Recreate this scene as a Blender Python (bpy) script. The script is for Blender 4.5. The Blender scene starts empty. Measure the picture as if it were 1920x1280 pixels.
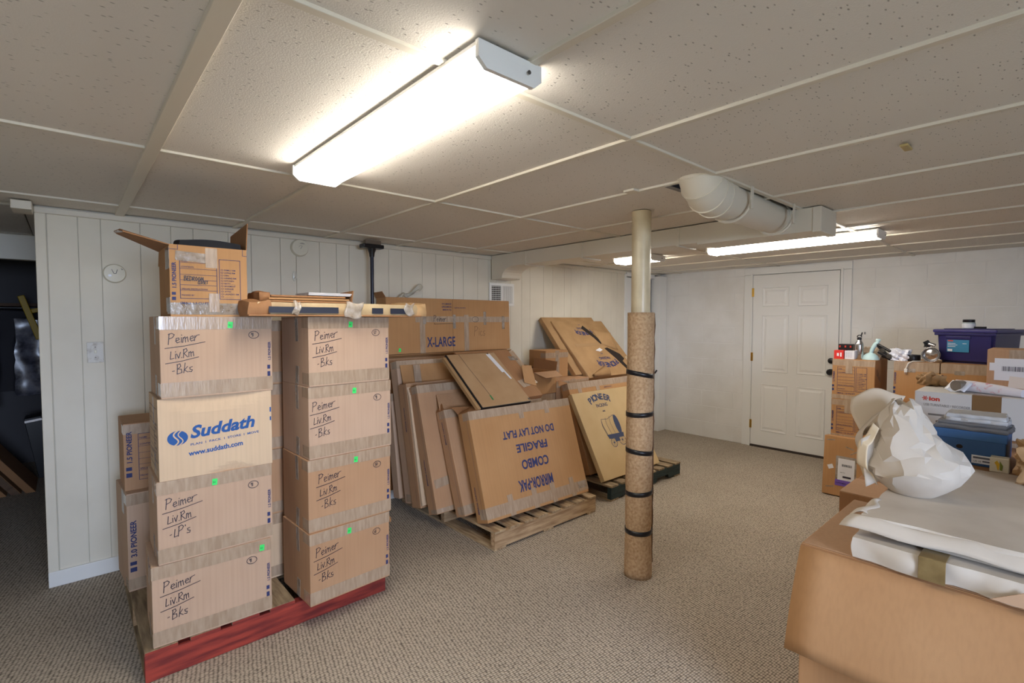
import bpy, bmesh, math, random
from math import sin, cos, pi, radians
from mathutils import Vector, Matrix, Euler, noise
random.seed(7)
S = bpy.context.scene
C = S.collection
# ------------------------------------------------------------------ camera
YAW, PITCH, FPX, CAMZ = 0.728154, -0.042207, 935.0, 1.50
cam = bpy.data.objects.new('camera', bpy.data.cameras.new('camera'))
C.objects.link(cam)
cam.location = (0, 0, CAMZ)
cam.rotation_euler = (pi/2 + PITCH, 0, -YAW)
cam.data.sensor_width = 36
cam.data.lens = FPX/1920*36
cam.data.clip_start = .02
S.camera = cam
# ------------------------------------------------------------------ world, daylight, exposure
CEIL = 2.124
W = bpy.data.worlds.new('sky'); S.world = W; W.use_nodes = True
bg = W.node_tree.nodes['Background']
bg.inputs[0].default_value = (.60, .73, 1.0, 1)
bg.inputs[1].default_value = 19.0
WIN = (-.75, .95, .85, 2.02)          # basement window behind the camera: x0, x1, z0, z1 in wall_back (y = -2.6)
YB = -2.6
pl = bpy.data.lights.new('window_portal', 'AREA'); pl.shape = 'RECTANGLE'
pl.size = WIN[1]-WIN[0]; pl.size_y = WIN[3]-WIN[2]; pl.cycles.is_portal = True
po = bpy.data.objects.new('window_portal', pl); C.objects.link(po)
po.location = ((WIN[0]+WIN[1])/2, YB-.13, (WIN[2]+WIN[3])/2); po.rotation_euler = (pi/2, 0, 0)
LAMP = 12.5                            # fluorescent lens emission
vs = S.view_settings
vs.view_transform = 'Standard'; vs.look = 'None'; vs.gamma = 1; vs.use_curve_mapping = False
vs.exposure = 0.84

# ------------------------------------------------------------------ pixel -> place
_fw = Vector((sin(YAW)*cos(PITCH), cos(YAW)*cos(PITCH), sin(PITCH)))
_r = Vector((cos(YAW), -sin(YAW), 0)); _u = _r.cross(_fw)
def at(px, py, ax, v):
    d = _fw + _r*((px-960)/FPX) - _u*((py-640)/FPX)
    o = Vector((0, 0, CAMZ)); return o + d*((v-o[ax])/d[ax])

# ------------------------------------------------------------------ materials
MATS = {}
def col(r, g, b):
    f = lambda c: ((c/255+.055)/1.055)**2.4 if c > 10 else c/255/12.92
    return (f(r), f(g), f(b), 1)
def mat(name, c, rough=.7, metal=0, c2=None, scale=20, stretch=(1, 1, 1), bump=0, bscale=None, emit=0, detail=4, contrast=(.35, .65), coat=0, alpha=1, trans=0, coord='Object'):
    if name in MATS: return MATS[name]
    m = bpy.data.materials.new(name); m.use_nodes = True
    nt = m.node_tree; N = nt.nodes; L = nt.links; b = N['Principled BSDF']
    b.inputs['Base Color'].default_value = c
    b.inputs['Roughness'].default_value = rough; b.inputs['Metallic'].default_value = metal
    b.inputs['Coat Weight'].default_value = coat; b.inputs['Alpha'].default_value = alpha
    b.inputs['Transmission Weight'].default_value = trans
    if emit:
        b.inputs['Emission Color'].default_value = c; b.inputs['Emission Strength'].default_value = emit
    if c2 or bump:
        tc = N.new('ShaderNodeTexCoord'); mp = N.new('ShaderNodeMapping')
        L.new(tc.outputs[coord], mp.inputs[0]); mp.inputs['Scale'].default_value = stretch
        nz = N.new('ShaderNodeTexNoise'); nz.inputs['Scale'].default_value = scale; nz.inputs['Detail'].default_value = detail
        L.new(mp.outputs[0], nz.inputs['Vector'])
        if c2:
            cr = N.new('ShaderNodeValToRGB'); cr.color_ramp.elements[0].color = c2; cr.color_ramp.elements[1].color = c
            cr.color_ramp.elements[0].position, cr.color_ramp.elements[1].position = contrast
            L.new(nz.outputs[0], cr.inputs[0]); L.new(cr.outputs[0], b.inputs['Base Color'])
        if bump:
            nb = nz
            if bscale:
                nb = N.new('ShaderNodeTexNoise'); nb.inputs['Scale'].default_value = bscale; nb.inputs['Detail'].default_value = 3
                L.new(mp.outputs[0], nb.inputs['Vector'])
            bp = N.new('ShaderNodeBump'); bp.inputs['Strength'].default_value = bump; bp.inputs['Distance'].default_value = .004
            L.new(nb.outputs[0], bp.inputs['Height']); L.new(bp.outputs[0], b.inputs['Normal'])
    MATS[name] = m; return m
def cardboard(name, c, c2):
    if name in MATS: return MATS[name]
    m = mat(name, c, .78, c2=c2, scale=3.5, bump=.04, bscale=160, contrast=(.2, .8), detail=2)
    nt = m.node_tree; N = nt.nodes; L = nt.links; b = N['Principled BSDF']
    # faint vertical corrugation lines
    tc = N.new('ShaderNodeTexCoord'); mp = N.new('ShaderNodeMapping'); mp.inputs['Scale'].default_value = (1, 1, .02)
    nz = N.new('ShaderNodeTexNoise'); nz.inputs['Scale'].default_value = 90; nz.inputs['Detail'].default_value = 1
    L.new(tc.outputs['Object'], mp.inputs[0]); L.new(mp.outputs[0], nz.inputs['Vector'])
    mx = N.new('ShaderNodeMix'); mx.data_type = 'RGBA'; mx.blend_type = 'MULTIPLY'
    cr = N.new('ShaderNodeValToRGB'); cr.color_ramp.elements[0].color = (.86, .85, .84, 1); cr.color_ramp.elements[1].color = (1.03, 1.03, 1.03, 1)
    cr.color_ramp.elements[0].position = .3; cr.color_ramp.elements[1].position = .6
    L.new(nz.outputs[0], cr.inputs[0])
    src = b.inputs['Base Color'].links[0].from_socket
    mx.inputs[0].default_value = .35
    L.new(src, mx.inputs[6]); L.new(cr.outputs[0], mx.inputs[7]); L.new(mx.outputs[2], b.inputs['Base Color'])
    return m
CB = cardboard('cardboard_tan', col(190, 151, 115), col(177, 136, 100))
CBP = cardboard('cardboard_pale', col(200, 170, 144), col(190, 158, 131))
CBO = cardboard('cardboard_orange', col(190, 145, 97), col(175, 129, 82))
CBB = cardboard('cardboard_brown', col(168, 122, 80), col(150, 106, 68))
CBL = cardboard('cardboard_light', col(216, 190, 158), col(206, 178, 146))
KR = mat('kraft_paper', col(178, 142, 98), .75, c2=col(160, 124, 82), scale=5, bump=.25, bscale=14)
TAPE = mat('packing_tape', col(184, 162, 138), .22, c2=col(166, 142, 118), scale=26, stretch=(3, 3, .4), bump=.2, bscale=55, coat=.5)
TAPEW = mat('clear_tape', col(215, 208, 198), .12, c2=col(175, 158, 138), scale=30, bump=.5, bscale=50, coat=.6, alpha=.5)
INK = mat('marker_ink', col(40, 34, 48), .5)
BLUE = mat('blue_print', col(46, 54, 102), .7)
SBLUE = mat('bright_blue_print', col(32, 84, 150), .7)
GREEN = mat('green_sticker', col(60, 235, 110), .5)
DARK = mat('dark_interior', col(38, 28, 22), .9)
BLACK = mat('black_plastic', col(22, 22, 26), .35)
CREAM = mat('cream_wall_paint', col(233, 226, 208), .6, c2=col(224, 216, 197), scale=2.5, bump=.04, bscale=60)
WHITE = mat('white_paint', col(238, 237, 232), .45)
CREAM2 = mat('cream_metal_paint', col(222, 214, 196), .4)
BRASS = mat('brass', col(205, 165, 80), .3, 1)
CHROME = mat('brushed_metal', col(205, 205, 208), .22, 1)
WOOD = mat('pallet_wood', col(196, 166, 128), .8, c2=col(150, 118, 84), scale=6, stretch=(1, 9, 9), bump=.2)
WOODX = mat('pallet_wood_deck', col(192, 168, 132), .8, c2=col(146, 118, 86), scale=6, stretch=(9, 1, 9), bump=.2)
WOODG = mat('weathered_wood_deck', col(168, 148, 116), .85, c2=col(120, 100, 76), scale=6, stretch=(9, 1, 9), bump=.2)
RED = mat('red_stained_wood', col(168, 62, 46), .65, c2=col(112, 34, 30), scale=5, stretch=(1, 9, 9), bump=.15)
DGREEN = mat('dark_green_wood', col(42, 60, 60), .7, c2=col(26, 40, 42), scale=9, stretch=(1, 7, 7), bump=.15)
PAPER = mat('white_packing_paper', col(212, 201, 186), .8, c2=col(200, 188, 172), scale=6, bump=.12, bscale=25)
WPAPER = mat('white_label_paper', col(225, 225, 228), .7)

# carpet of looped berber rows
def carpet_mat():
    m = bpy.data.materials.new('loop_carpet'); m.use_nodes = True; nt = m.node_tree; N = nt.nodes; L = nt.links; b = N['Principled BSDF']
    tc = N.new('ShaderNodeTexCoord'); mp = N.new('ShaderNodeMapping'); mp.inputs['Rotation'].default_value = (0, 0, radians(8)); mp.inputs['Scale'].default_value = (60, 95, 1)
    L.new(tc.outputs['Object'], mp.inputs[0])
    vo = N.new('ShaderNodeTexVoronoi'); vo.feature = 'F1'; vo.inputs['Scale'].default_value = 1; vo.inputs['Randomness'].default_value = .28
    L.new(mp.outputs[0], vo.inputs['Vector'])
    cr = N.new('ShaderNodeValToRGB'); e = cr.color_ramp.elements
    e[0].position = .25; e[0].color = col(204, 191, 172); e[1].position = .70; e[1].color = col(98, 88, 79)
    L.new(vo.outputs['Distance'], cr.inputs[0])
    nz = N.new('ShaderNodeTexNoise'); nz.inputs['Scale'].default_value = 1.3; nz.inputs['Detail'].default_value = 5; L.new(tc.outputs['Object'], nz.inputs['Vector'])
    c2 = N.new('ShaderNodeValToRGB'); c2.color_ramp.elements[0].color = (.92, .91, .90, 1); c2.color_ramp.elements[1].color = (1.02, 1.02, 1.02, 1)
    c2.color_ramp.elements[0].position = .3; c2.color_ramp.elements[1].position = .6; L.new(nz.outputs[0], c2.inputs[0])
    mx = N.new('ShaderNodeMix'); mx.data_type = 'RGBA'; mx.blend_type = 'MULTIPLY'; mx.inputs[0].default_value = 1
    L.new(cr.outputs[0], mx.inputs[6]); L.new(c2.outputs[0], mx.inputs[7]); L.new(mx.outputs[2], b.inputs['Base Color'])
    bp = N.new('ShaderNodeBump'); bp.invert = True; bp.inputs['Strength'].default_value = .8; bp.inputs['Distance'].default_value = .006
    L.new(vo.outputs['Distance'], bp.inputs['Height']); L.new(bp.outputs[0], b.inputs['Normal'])
    b.inputs['Roughness'].default_value = .95; b.inputs['Specular IOR Level'].default_value = .15
    return m
CARPET = carpet_mat()
def tile_mat():
    m = bpy.data.materials.new('fissured_ceiling_tile'); m.use_nodes = True; nt = m.node_tree; N = nt.nodes; L = nt.links; b = N['Principled BSDF']
    tc = N.new('ShaderNodeNewGeometry'); mp = N.new('ShaderNodeMapping'); mp.inputs['Scale'].default_value = (32, 75, 1)
    L.new(tc.outputs['Position'], mp.inputs[0])
    vo = N.new('ShaderNodeTexVoronoi'); vo.inputs['Scale'].default_value = 1; L.new(mp.outputs[0], vo.inputs['Vector'])
    nz = N.new('ShaderNodeTexNoise'); nz.inputs['Scale'].default_value = 240; nz.inputs['Detail'].default_value = 3; L.new(tc.outputs['Position'], nz.inputs['Vector'])
    cr = N.new('ShaderNodeValToRGB'); e = cr.color_ramp.elements; e[0].position = .09; e[0].color = col(170, 162, 152); e[1].position = .17; e[1].color = col(232, 226, 216)
    L.new(vo.outputs['Distance'], cr.inputs[0])
    L.new(cr.outputs[0], b.inputs['Base Color'])
    ad = N.new('ShaderNodeMath'); ad.operation = 'MULTIPLY_ADD'; L.new(nz.outputs[0], ad.inputs[0]); ad.inputs[1].default_value = .7
    sp = N.new('ShaderNodeMapRange'); sp.inputs[1].default_value = .05; sp.inputs[2].default_value = .2; L.new(vo.outputs['Distance'], sp.inputs[0]); L.new(sp.outputs[0], ad.inputs[2])
    bp = N.new('ShaderNodeBump'); bp.inputs['Strength'].default_value = .45; bp.inputs['Distance'].default_value = .003
    L.new(ad.outputs[0], bp.inputs['Height']); L.new(bp.outputs[0], b.inputs['Normal'])
    b.inputs['Roughness'].default_value = .85
    return m
TILE = tile_mat()

# ------------------------------------------------------------------ mesh helpers
def link(name, me, m, parent=None):
    o = bpy.data.objects.new(name, me); C.objects.link(o)
    if m is not None and not me.materials: me.materials.append(m)
    if parent is not None: o.parent = parent
    return o
def mesh(name, v, f, smooth=False):
    me = bpy.data.meshes.new(name); me.from_pydata([tuple(p) for p in v], [], f); me.update()
    if smooth: me.polygons.foreach_set('use_smooth', [True]*len(me.polygons))
    return me
def box_me(name, x0, x1, y0, y1, z0, z1, bev=0):
    bm = bmesh.new()
    bmesh.ops.create_cube(bm, size=1, matrix=Matrix.Translation(((x0+x1)/2, (y0+y1)/2, (z0+z1)/2)) @ Matrix.Diagonal((x1-x0, y1-y0, z1-z0, 1)))
    if bev: bmesh.ops.bevel(bm, geom=bm.edges[:], offset=bev, segments=2, affect='EDGES', profile=.5)
    me = bpy.data.meshes.new(name); bm.to_mesh(me); bm.free(); return me
def box(name, x0, x1, y0, y1, z0, z1, m, parent=None, bev=0):
    return link(name, box_me(name, x0, x1, y0, y1, z0, z1, bev), m, parent)
def joined(name, boxes, m, parent=None, bev=0):
    bm = bmesh.new()
    for b in boxes:
        t = box_me('t', *b, bev); bm.from_mesh(t); bpy.data.meshes.remove(t)
    me = bpy.data.meshes.new(name); bm.to_mesh(me); bm.free(); return link(name, me, m, parent)
def lathe(name, prof, m, parent=None, seg=28, smooth=True, cap=True):
    v = []; f = []
    for r, z in prof:
        for k in range(seg): a = 2*pi*k/seg; v.append((r*cos(a), r*sin(a), z))
    for i in range(len(prof)-1):
        for k in range(seg):
            k2 = (k+1) % seg; f.append((i*seg+k, i*seg+k2, (i+1)*seg+k2, (i+1)*seg+k))
    if cap:
        f.append(tuple(reversed(range(seg)))); f.append(tuple(range((len(prof)-1)*seg, len(prof)*seg)))
    me = mesh(name, v, f, smooth)
    if smooth: me.set_sharp_from_angle(angle=radians(40))
    return link(name, me, m, parent)
def tube(name, pts, r, m, parent=None, seg=10, radii=None):
    pts = [Vector(p) for p in pts]; v = []; f = []
    up = Vector((0, 0, 1))
    for i, p in enumerate(pts):
        t = (pts[min(i+1, len(pts)-1)] - pts[max(i-1, 0)]).normalized()
        a = t.cross(up)
        if a.length < .05: a = t.cross(Vector((1, 0, 0)))
        a.normalize(); b = a.cross(t).normalized(); rr = radii[i] if radii else r
        for k in range(seg): an = 2*pi*k/seg; v.append(p + a*cos(an)*rr + b*sin(an)*rr)
    for i in range(len(pts)-1):
        for k in range(seg): k2 = (k+1) % seg; f.append((i*seg+k, i*seg+k2, (i+1)*seg+k2, (i+1)*seg+k))
    f.append(tuple(reversed(range(seg)))); f.append(tuple(range((len(pts)-1)*seg, len(pts)*seg)))
    me = mesh(name, v, f, True); me.set_sharp_from_angle(angle=radians(50)); return link(name, me, m, parent)
def prism(name, poly, th, m, parent=None, M=None):
    n = len(poly); v = [Vector((x, y, 0)) for x, y in poly] + [Vector((x, y, th)) for x, y in poly]
    f = [tuple(reversed(range(n))), tuple(range(n, 2*n))] + [(i, (i+1) % n, n+(i+1) % n, n+i) for i in range(n)]
    if M is not None: v = [M @ p for p in v]
    return link(name, mesh(name, v, f), m, parent)
def thing(name, label, cat, loc=(0, 0, 0), rot=(0, 0, 0), group=None):
    o = bpy.data.objects.new(name, None); C.objects.link(o); o.empty_display_size = .1
    o.location = loc; o.rotation_euler = rot; o['label'] = label; o['category'] = cat
    if group: o['group'] = group
    return o
def tag(o, label, cat, group=None):
    o['label'] = label; o['category'] = cat
    if group: o['group'] = group
    return o
def struct(o, label=None):
    o['kind'] = 'structure'
    if label: o['label'] = label
    return o
def ridge(p, seed, n=7, fq=9):
    rs = random.Random(seed); s = 0
    for i in range(n):
        d = Vector((rs.uniform(-1, 1), rs.uniform(-1, 1), rs.uniform(-1, 1))).normalized()
        s += abs(sin(p.dot(d)*fq*rs.uniform(.5, 1.6) + rs.uniform(0, 6)))/n
    return s-.6
def crumple(name, dims, m, parent=None, amp=.02, seed=1, cuts=14, fq=9, smooth=True, round_=.3, M=None):
    bm = bmesh.new(); bmesh.ops.create_cube(bm, size=1); bmesh.ops.subdivide_edges(bm, edges=bm.edges[:], cuts=cuts, use_grid_fill=True)
    for v in bm.verts:
        c = v.co.copy(); s = c.normalized()*.62; q = c.lerp(s, round_)
        p = Vector((q.x*dims[0], q.y*dims[1], q.z*dims[2]))
        n = c.normalized(); p += Vector((n.x, n.y, n.z*min(1, dims[2]/min(dims[0], dims[1])*3)))*amp*ridge(p, seed, fq=fq)*2
        p.z = max(p.z, -dims[2]/2)
        v.co = p + Vector((0, 0, dims[2]/2))
        if M is not None: v.co = M @ v.co
    me = bpy.data.meshes.new(name); bm.to_mesh(me); bm.free()
    if smooth: me.polygons.foreach_set('use_smooth', [True]*len(me.polygons)); me.set_sharp_from_angle(angle=radians(28))
    return link(name, me, m, parent)
def sheet(name, fn, nu, nv, m, parent=None, th=.0015):
    v = [Vector(fn(i/nu, j/nv)) for j in range(nv+1) for i in range(nu+1)]
    f = [(j*(nu+1)+i, j*(nu+1)+i+1, (j+1)*(nu+1)+i+1, (j+1)*(nu+1)+i) for j in range(nv) for i in range(nu)]
    me = mesh(name, v, f, True); o = link(name, me, m, parent)
    if th:
        s = o.modifiers.new('thickness', 'SOLIDIFY'); s.thickness = th
    return o

# ------------------------------------------------------------------ print and handwriting
TXT = {}
def text_me(body, bold=0, shear=0, space=1):
    k = (body, bold, shear, space)
    if k not in TXT:
        cu = bpy.data.curves.new('t', 'FONT'); cu.body = body; cu.size = 1; cu.offset = bold; cu.shear = shear; cu.space_character = space; cu.resolution_u = 3
        o = bpy.data.objects.new('t', cu); me = bpy.data.meshes.new_from_object(o)
        v = [p.co.copy() for p in me.vertices]; f = [tuple(p.vertices) for p in me.polygons]
        bpy.data.objects.remove(o); bpy.data.curves.remove(cu); bpy.data.meshes.remove(me)
        xs = [p.x for p in v] or [0]
        TXT[k] = (v, f, min(xs), max(xs))
    return TXT[k]
class Ink:
    """flat print, collected in the plane of one face"""
    def __init__(s): s.v = []; s.f = []
    def quad(s, pts):
        n = len(s.v); s.v += [Vector((x, y, 0)) for x, y in pts]; s.f.append(tuple(range(n, n+len(pts))))
    def rect(s, x, y, w, h): s.quad([(x, y), (x+w, y), (x+w, y+h), (x, y+h)])
    def frame(s, x, y, w, h, t): s.rect(x, y, w, t); s.rect(x, y+h-t, w, t); s.rect(x, y+t, t, h-2*t); s.rect(x+w-t, y+t, t, h-2*t)
    def text(s, body, x, y, size, width=None, ang=0, bold=.012, shear=0, space=1, align='l'):
        v, f, a, b = text_me(body, bold, shear, space)
        sx = size if width is None else width/max(b-a, .01)
        off = {'l': a, 'c': (a+b)/2, 'r': b}[align]
        n = len(s.v); ca, sa = cos(ang), sin(ang)
        for p in v:
            px, py = (p.x-off)*sx, p.y*size
            s.v.append(Vector((x+px*ca-py*sa, y+px*sa+py*ca, 0)))
        s.f += [tuple(n+i for i in q) for q in f]
    def line(s, pts, w):
        for i in range(len(pts)-1):
            a = Vector(pts[i]); b = Vector(pts[i+1]); d = b-a
            if d.length < 1e-6: continue
            d.normalize(); n = Vector((-d.y, d.x))*w/2; a = a-d*w*.3; b = b+d*w*.3
            s.quad([a-n, b-n, b+n, a+n])
    def ellipse(s, x, y, rx, ry, w, a0=0, a1=2*pi, n=18):
        s.line([(x+rx*cos(a0+(a1-a0)*i/n), y+ry*sin(a0+(a1-a0)*i/n)) for i in range(n+1)], w)
    def disc(s, x, y, rx, ry, n=28): s.quad([(x+rx*cos(2*pi*i/n), y+ry*sin(2*pi*i/n)) for i in range(n)])
    def build(s, name, m, parent, M, off=.0012, label=None):
        if not s.v: return None
        v = [M @ (p + Vector((0, 0, off + .00002*(i % 7)))) for i, p in enumerate(s.v)]
        o = link(name, mesh(name, v, s.f), m, parent)
        if label: o['label'] = label
        return o
GL = {  # simple handwritten glyphs on a unit em: strokes, advance
 'P': ([[(0, 0), (.08, 1)], [(.0, .95), (.3, 1.02), (.48, .85), (.35, .6), (.06, .5)]], .55),
 'e': ([[(.02, .25), (.33, .32), (.28, .5), (.1, .46), (.05, .2), (.15, .02), (.38, .1)]], .42),
 'i': ([[(.08, .5), (.08, .02)], [(.1, .68), (.12, .74)]], .2),
 'm': ([[(0, 0), (.04, .5)], [(.04, .4), (.18, .52), (.22, 0)], [(.22, .36), (.38, .5), (.44, 0)]], .54),
 'r': ([[(0, 0), (.04, .5)], [(.03, .3), (.18, .52), (.42, .55)]], .42),
 'L': ([[(.06, .8), (.0, .04), (.3, .1)]], .34),
 'v': ([[(0, .5), (.14, .02), (.3, .6)]], .34),
 '.': ([[(.04, .02), (.07, .06)]], .2),
 'R': ([[(.02, 0), (.06, .85)], [(.0, .8), (.28, .88), (.36, .66), (.06, .42), (.4, .02)]], .46),
 '-': ([[(0, .35), (.16, .38)]], .36),
 'B': ([[(.02, 0), (.08, .95)], [(.0, .92), (.3, .98), (.36, .72), (.08, .5), (.4, .42), (.42, .1), (.0, .0)]], .56),
 'k': ([[(.02, 0), (.16, 1)], [(.36, .62), (.08, .3), (.38, .04)]], .46),
 's': ([[(.3, .5), (.08, .46), (.12, .28), (.3, .2), (.24, .02), (0, .06)]], .38),
 "'": ([[(.05, .95), (.08, .8)]], .18), ' ': ([], .3),
 'E': ([[(.35, .95), (.02, .9), (0, 0), (.38, .04)], [(.02, .48), (.3, .5)]], .46),
 'D': ([[(.02, 0), (.06, .95)], [(0, .9), (.4, .8), (.44, .25), (0, 0)]], .54),
 'O': ([[(.22, .9), (.02, .5), (.18, .04), (.42, .4), (.22, .9)]], .52),
 'M': ([[(0, 0), (.06, .9), (.24, .3), (.42, .92), (.5, 0)]], .6),
 'C': ([[(.4, .85), (.12, .8), (.02, .3), (.2, .02), (.42, .12)]], .48),
 'S': ([[(.38, .85), (.1, .85), (.08, .55), (.36, .4), (.3, .05), (0, .08)]], .46),
 'T': ([[(0, .9), (.44, .94)], [(.22, .92), (.2, 0)]], .48),
 'c': ([[(.3, .45), (.1, .48), (.02, .2), (.14, .02), (.34, .1)]], .38),
 'a': ([[(.3, .45), (.05, .4), (.05, .05), (.28, .1), (.32, .5), (.36, .02)]], .44),
 'g': ([[(.3, .45), (.05, .4), (.05, .1), (.3, .12), (.32, .5), (.26, -.35), (0, -.3)]], .42),
 'd': ([[(.3, .4), (.05, .38), (.05, .05), (.3, .1)], [(.36, .95), (.32, .02)]], .44),
 '5': ([[(.34, .9), (.06, .88), (.04, .5), (.32, .45), (.28, .05), (0, .05)]], .42),
 '1': ([[(.1, .9), (.1, 0)]], .24), '9': ([[(.32, .6), (.06, .6), (.1, .92), (.34, .88), (.28, 0)]], .42),
 '6': ([[(.32, .9), (.06, .5), (.08, .06), (.32, .1), (.3, .4), (.08, .35)]], .42), '7': ([[(.02, .88), (.36, .9), (.14, 0)]], .42),
 '0': ([[(.2, .9), (.02, .45), (.2, .02), (.38, .45), (.2, .9)]], .46),
}
def hand(ink, body, x, y, size, w, slope=0, seed=0):
    rs = random.Random(seed*31+len(body)); cx = 0
    for ch in body:
        st, adv = GL[ch]
        for s in st:
            ink.line([(x+(cx+px)*size+rs.uniform(-.02, .02)*size, y+py*size+(cx+px)*size*slope+rs.uniform(-.02, .02)*size) for px, py in s], w)
        cx += adv
    return cx*size
# faces of a carton whose origin is the middle of its base
def face(Wd, D, H, which):
    o, r, u = {'front': ((-Wd/2, -D/2, 0), (1, 0, 0), (0, 0, 1)), 'left': ((-Wd/2, D/2, 0), (0, -1, 0), (0, 0, 1)),
               'right': ((Wd/2, -D/2, 0), (0, 1, 0), (0, 0, 1)), 'top': ((-Wd/2, -D/2, H), (1, 0, 0), (0, 1, 0))}[which]
    r = Vector(r); u = Vector(u); n = r.cross(u)
    return Matrix(((r.x, u.x, n.x, o[0]), (r.y, u.y, n.y, o[1]), (r.z, u.z, n.z, o[2]), (0, 0, 0, 1)))
def deco(parent, name, m, M, x, y, w, h, th=.0008, ang=0, label=None):
    ca, sa = cos(ang), sin(ang)
    P = [(x+ca*a-sa*b, y+sa*a+ca*b) for a, b in ((0, 0), (w, 0), (w, h), (0, h))]
    o = prism(name, P, th, m, parent, M)
    if label: o['label'] = label
    return o
def flap(pts, name='flap', m=CBO, par=None, th=.004):
    v = [Vector(p) for p in pts]; n = (v[1]-v[0]).cross(v[2]-v[0]).normalized()*th; N_ = len(v)
    vv = v+[p+n for p in v]; ff = [tuple(reversed(range(N_))), tuple(range(N_, 2*N_))]+[(q, (q+1) % N_, N_+(q+1) % N_, N_+q) for q in range(N_)]
    return link(name, mesh(name, vv, ff), m, par)
class Carton: pass
def carton(label, W_, D_, H_, m=CB, loc=None, rot=(0, 0, 0), anchor=None, name='moving_box', cat='box', group=None, body=True):
    k = Carton(); k.W, k.D, k.H = W_, D_, H_
    R = Euler(rot).to_matrix()
    if anchor: loc = Vector(anchor[1]) - R @ Vector(anchor[0])
    k.o = thing(name, label, cat, loc, rot, group)
    if body: k.body = box('body', -W_/2, W_/2, -D_/2, D_/2, 0, H_, m, k.o, .0035)
    k.F = {w: face(W_, D_, H_, w) for w in ('front', 'left', 'right', 'top')}
    return k
def tape_band(k, where='front', y=0, h=.055, m=TAPE, wrap=('left',)):
    """one length of tape across a face with its ends wrapped round the corner"""
    Wd = {'front': k.W, 'left': k.D, 'right': k.D, 'top': k.W}[where]
    bm = bmesh.new()
    def add(M, x, y, w, h_, th=.0009):
        t = prism('t', [(x, y), (x+w, y), (x+w, y+h_), (x, y+h_)], th, None, None, M); bm.from_mesh(t.data)
        me = t.data; bpy.data.objects.remove(t); bpy.data.meshes.remove(me)
    add(k.F[where], 0, y, Wd, h)
    if where == 'front':
        if 'left' in wrap: add(k.F['left'], k.D-.075, y+h*.05, .075, h*.9)
        if 'right' in wrap: add(k.F['right'], 0, y+h*.05, .07, h*.9)
        if 'top' in wrap: add(k.F['top'], 0, 0, k.W, .03)
    me = bpy.data.meshes.new('tape'); bm.to_mesh(me); bm.free(); return link('tape', me, m, k.o)
def form_print(ink, x, y, w, h):
    """the printed room form on the end of a small moving box"""
    t = .0022; lw = w*.6
    ink.frame(x, y, lw, h, t); ink.frame(x+lw+.008, y, w-lw-.008, h, t)
    for i, b in enumerate((.87, .72, .58, .45, .33, .2)): ink.rect(x, y+h*b, lw, .0014)
    for b, s in ((.89, 'NAME'), (.75, 'CONTENTS'), (.22, 'SPECIAL INSTRUCTIONS'), (.07, 'PACKED BY')): ink.text(s, x+.006, y+h*b, h*.05, None)
    rooms = ['FAMILY RM', 'LIVING RM', 'DEN', 'DINING RM', 'KITCHEN', 'BATH ____', 'BASEMENT', 'GARAGE', 'ATTIC', 'LAUNDRY RM', '________']
    for i, s in enumerate(rooms):
        yy = y+h*(.72-i*.067); ink.ellipse(x+lw+.019, yy+h*.018, .0045, .0032, .0012, n=8); ink.text(s, x+lw+.028, yy, h*.052, None)
def pioneer_side(k, where, x, rot_up=True, vol='1.5', m=BLUE, size=.026):
    ink = Ink()
    y = k.H*.2
    ink.rect(x-.004, y, size*.8, .022); ink.rect(x-.004, y+.034, size*.8, .018)
    ink.text(vol+' PIONEER', x+size*.72, y+.075, size, None, ang=pi/2, bold=.03)
    return ink.build('printed_mark', m, k.o, k.F[where])

# =================================================================== THE SETTING
YW, XW = 3.78, 6.11        # panelled wall and block wall
X0 = -2.0                  # left end of the room
fl = struct(box('floor', X0-.1, XW+.3, YB-.3, 8.0, -.1, 0, CARPET), 'grey beige looped berber carpet')
# outdoor ground behind the window
struct(box('ground', -8, 9, -14, YB-.32, -.4, .55, mat('grass_ground', col(70, 80, 50), .9, c2=col(50, 60, 36), scale=8)), 'ground outside')

# ---- ceiling: slab, tiles, bars
GX, GY, U = .2485, 2.253, .6096
ce = struct(box('ceiling', X0-.1, XW+.3, YB-.3, 8.0, 2.36, 2.46, mat('dark_joists', col(60, 48, 40), .9)), 'suspended ceiling of fissured tiles')
xs = [GX+U*i for i in range(-4, 10) if X0 < GX+U*i < XW]; xs = [X0]+xs+[XW]
ys = sorted([GY-2*U*b for b in range(-1, 4)]); ys = [YB]+ys+[YW]
HOLE = (GX+U*3, 3.08, GY-2*U, 1.37)
tiles = {}
for i in range(len(xs)-1):
    for j in range(len(ys)-1):
        x0, x1, y0, y1 = xs[i]+.003, xs[i+1]-.003, ys[j]+.003, ys[j+1]-.003
        if abs(xs[i]-HOLE[0]) < .01 and abs(ys[j]-HOLE[2]) < .01: y0 = 1.30
        elif abs(xs[i]-HOLE[0]-U) < .01 and abs(ys[j]-HOLE[2]) < .01: y0 = 1.34
        o = box('ceiling_tile', x0, x1, y0, y1, CEIL+.004, CEIL+.02, TILE, ce)
# tile field of the dark room behind the partition
for x0 in (X0, X0+U*1.0, X0+U*2, X0+U*3, X0+U*4):
    for y0 in (3.9, 5.12, 6.34):
        box('ceiling_tile', x0+.003, x0+U-.003, y0+.003, y0+1.21, 2.134, 2.15, TILE, ce)
for i, x in enumerate(xs[1:-1]):
    w = .022 if abs(x-GX) < .01 else .012
    box('ceiling_bar', x-w, x+w, YB, YW, CEIL-(.010 if w > .02 else .006), CEIL+.006, CREAM2, ce, .002)
for y in ys[1:-1]:
    box('ceiling_bar', X0, XW, y-.012, y+.012, CEIL-.005, CEIL+.005, CREAM2, ce, .002)
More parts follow.
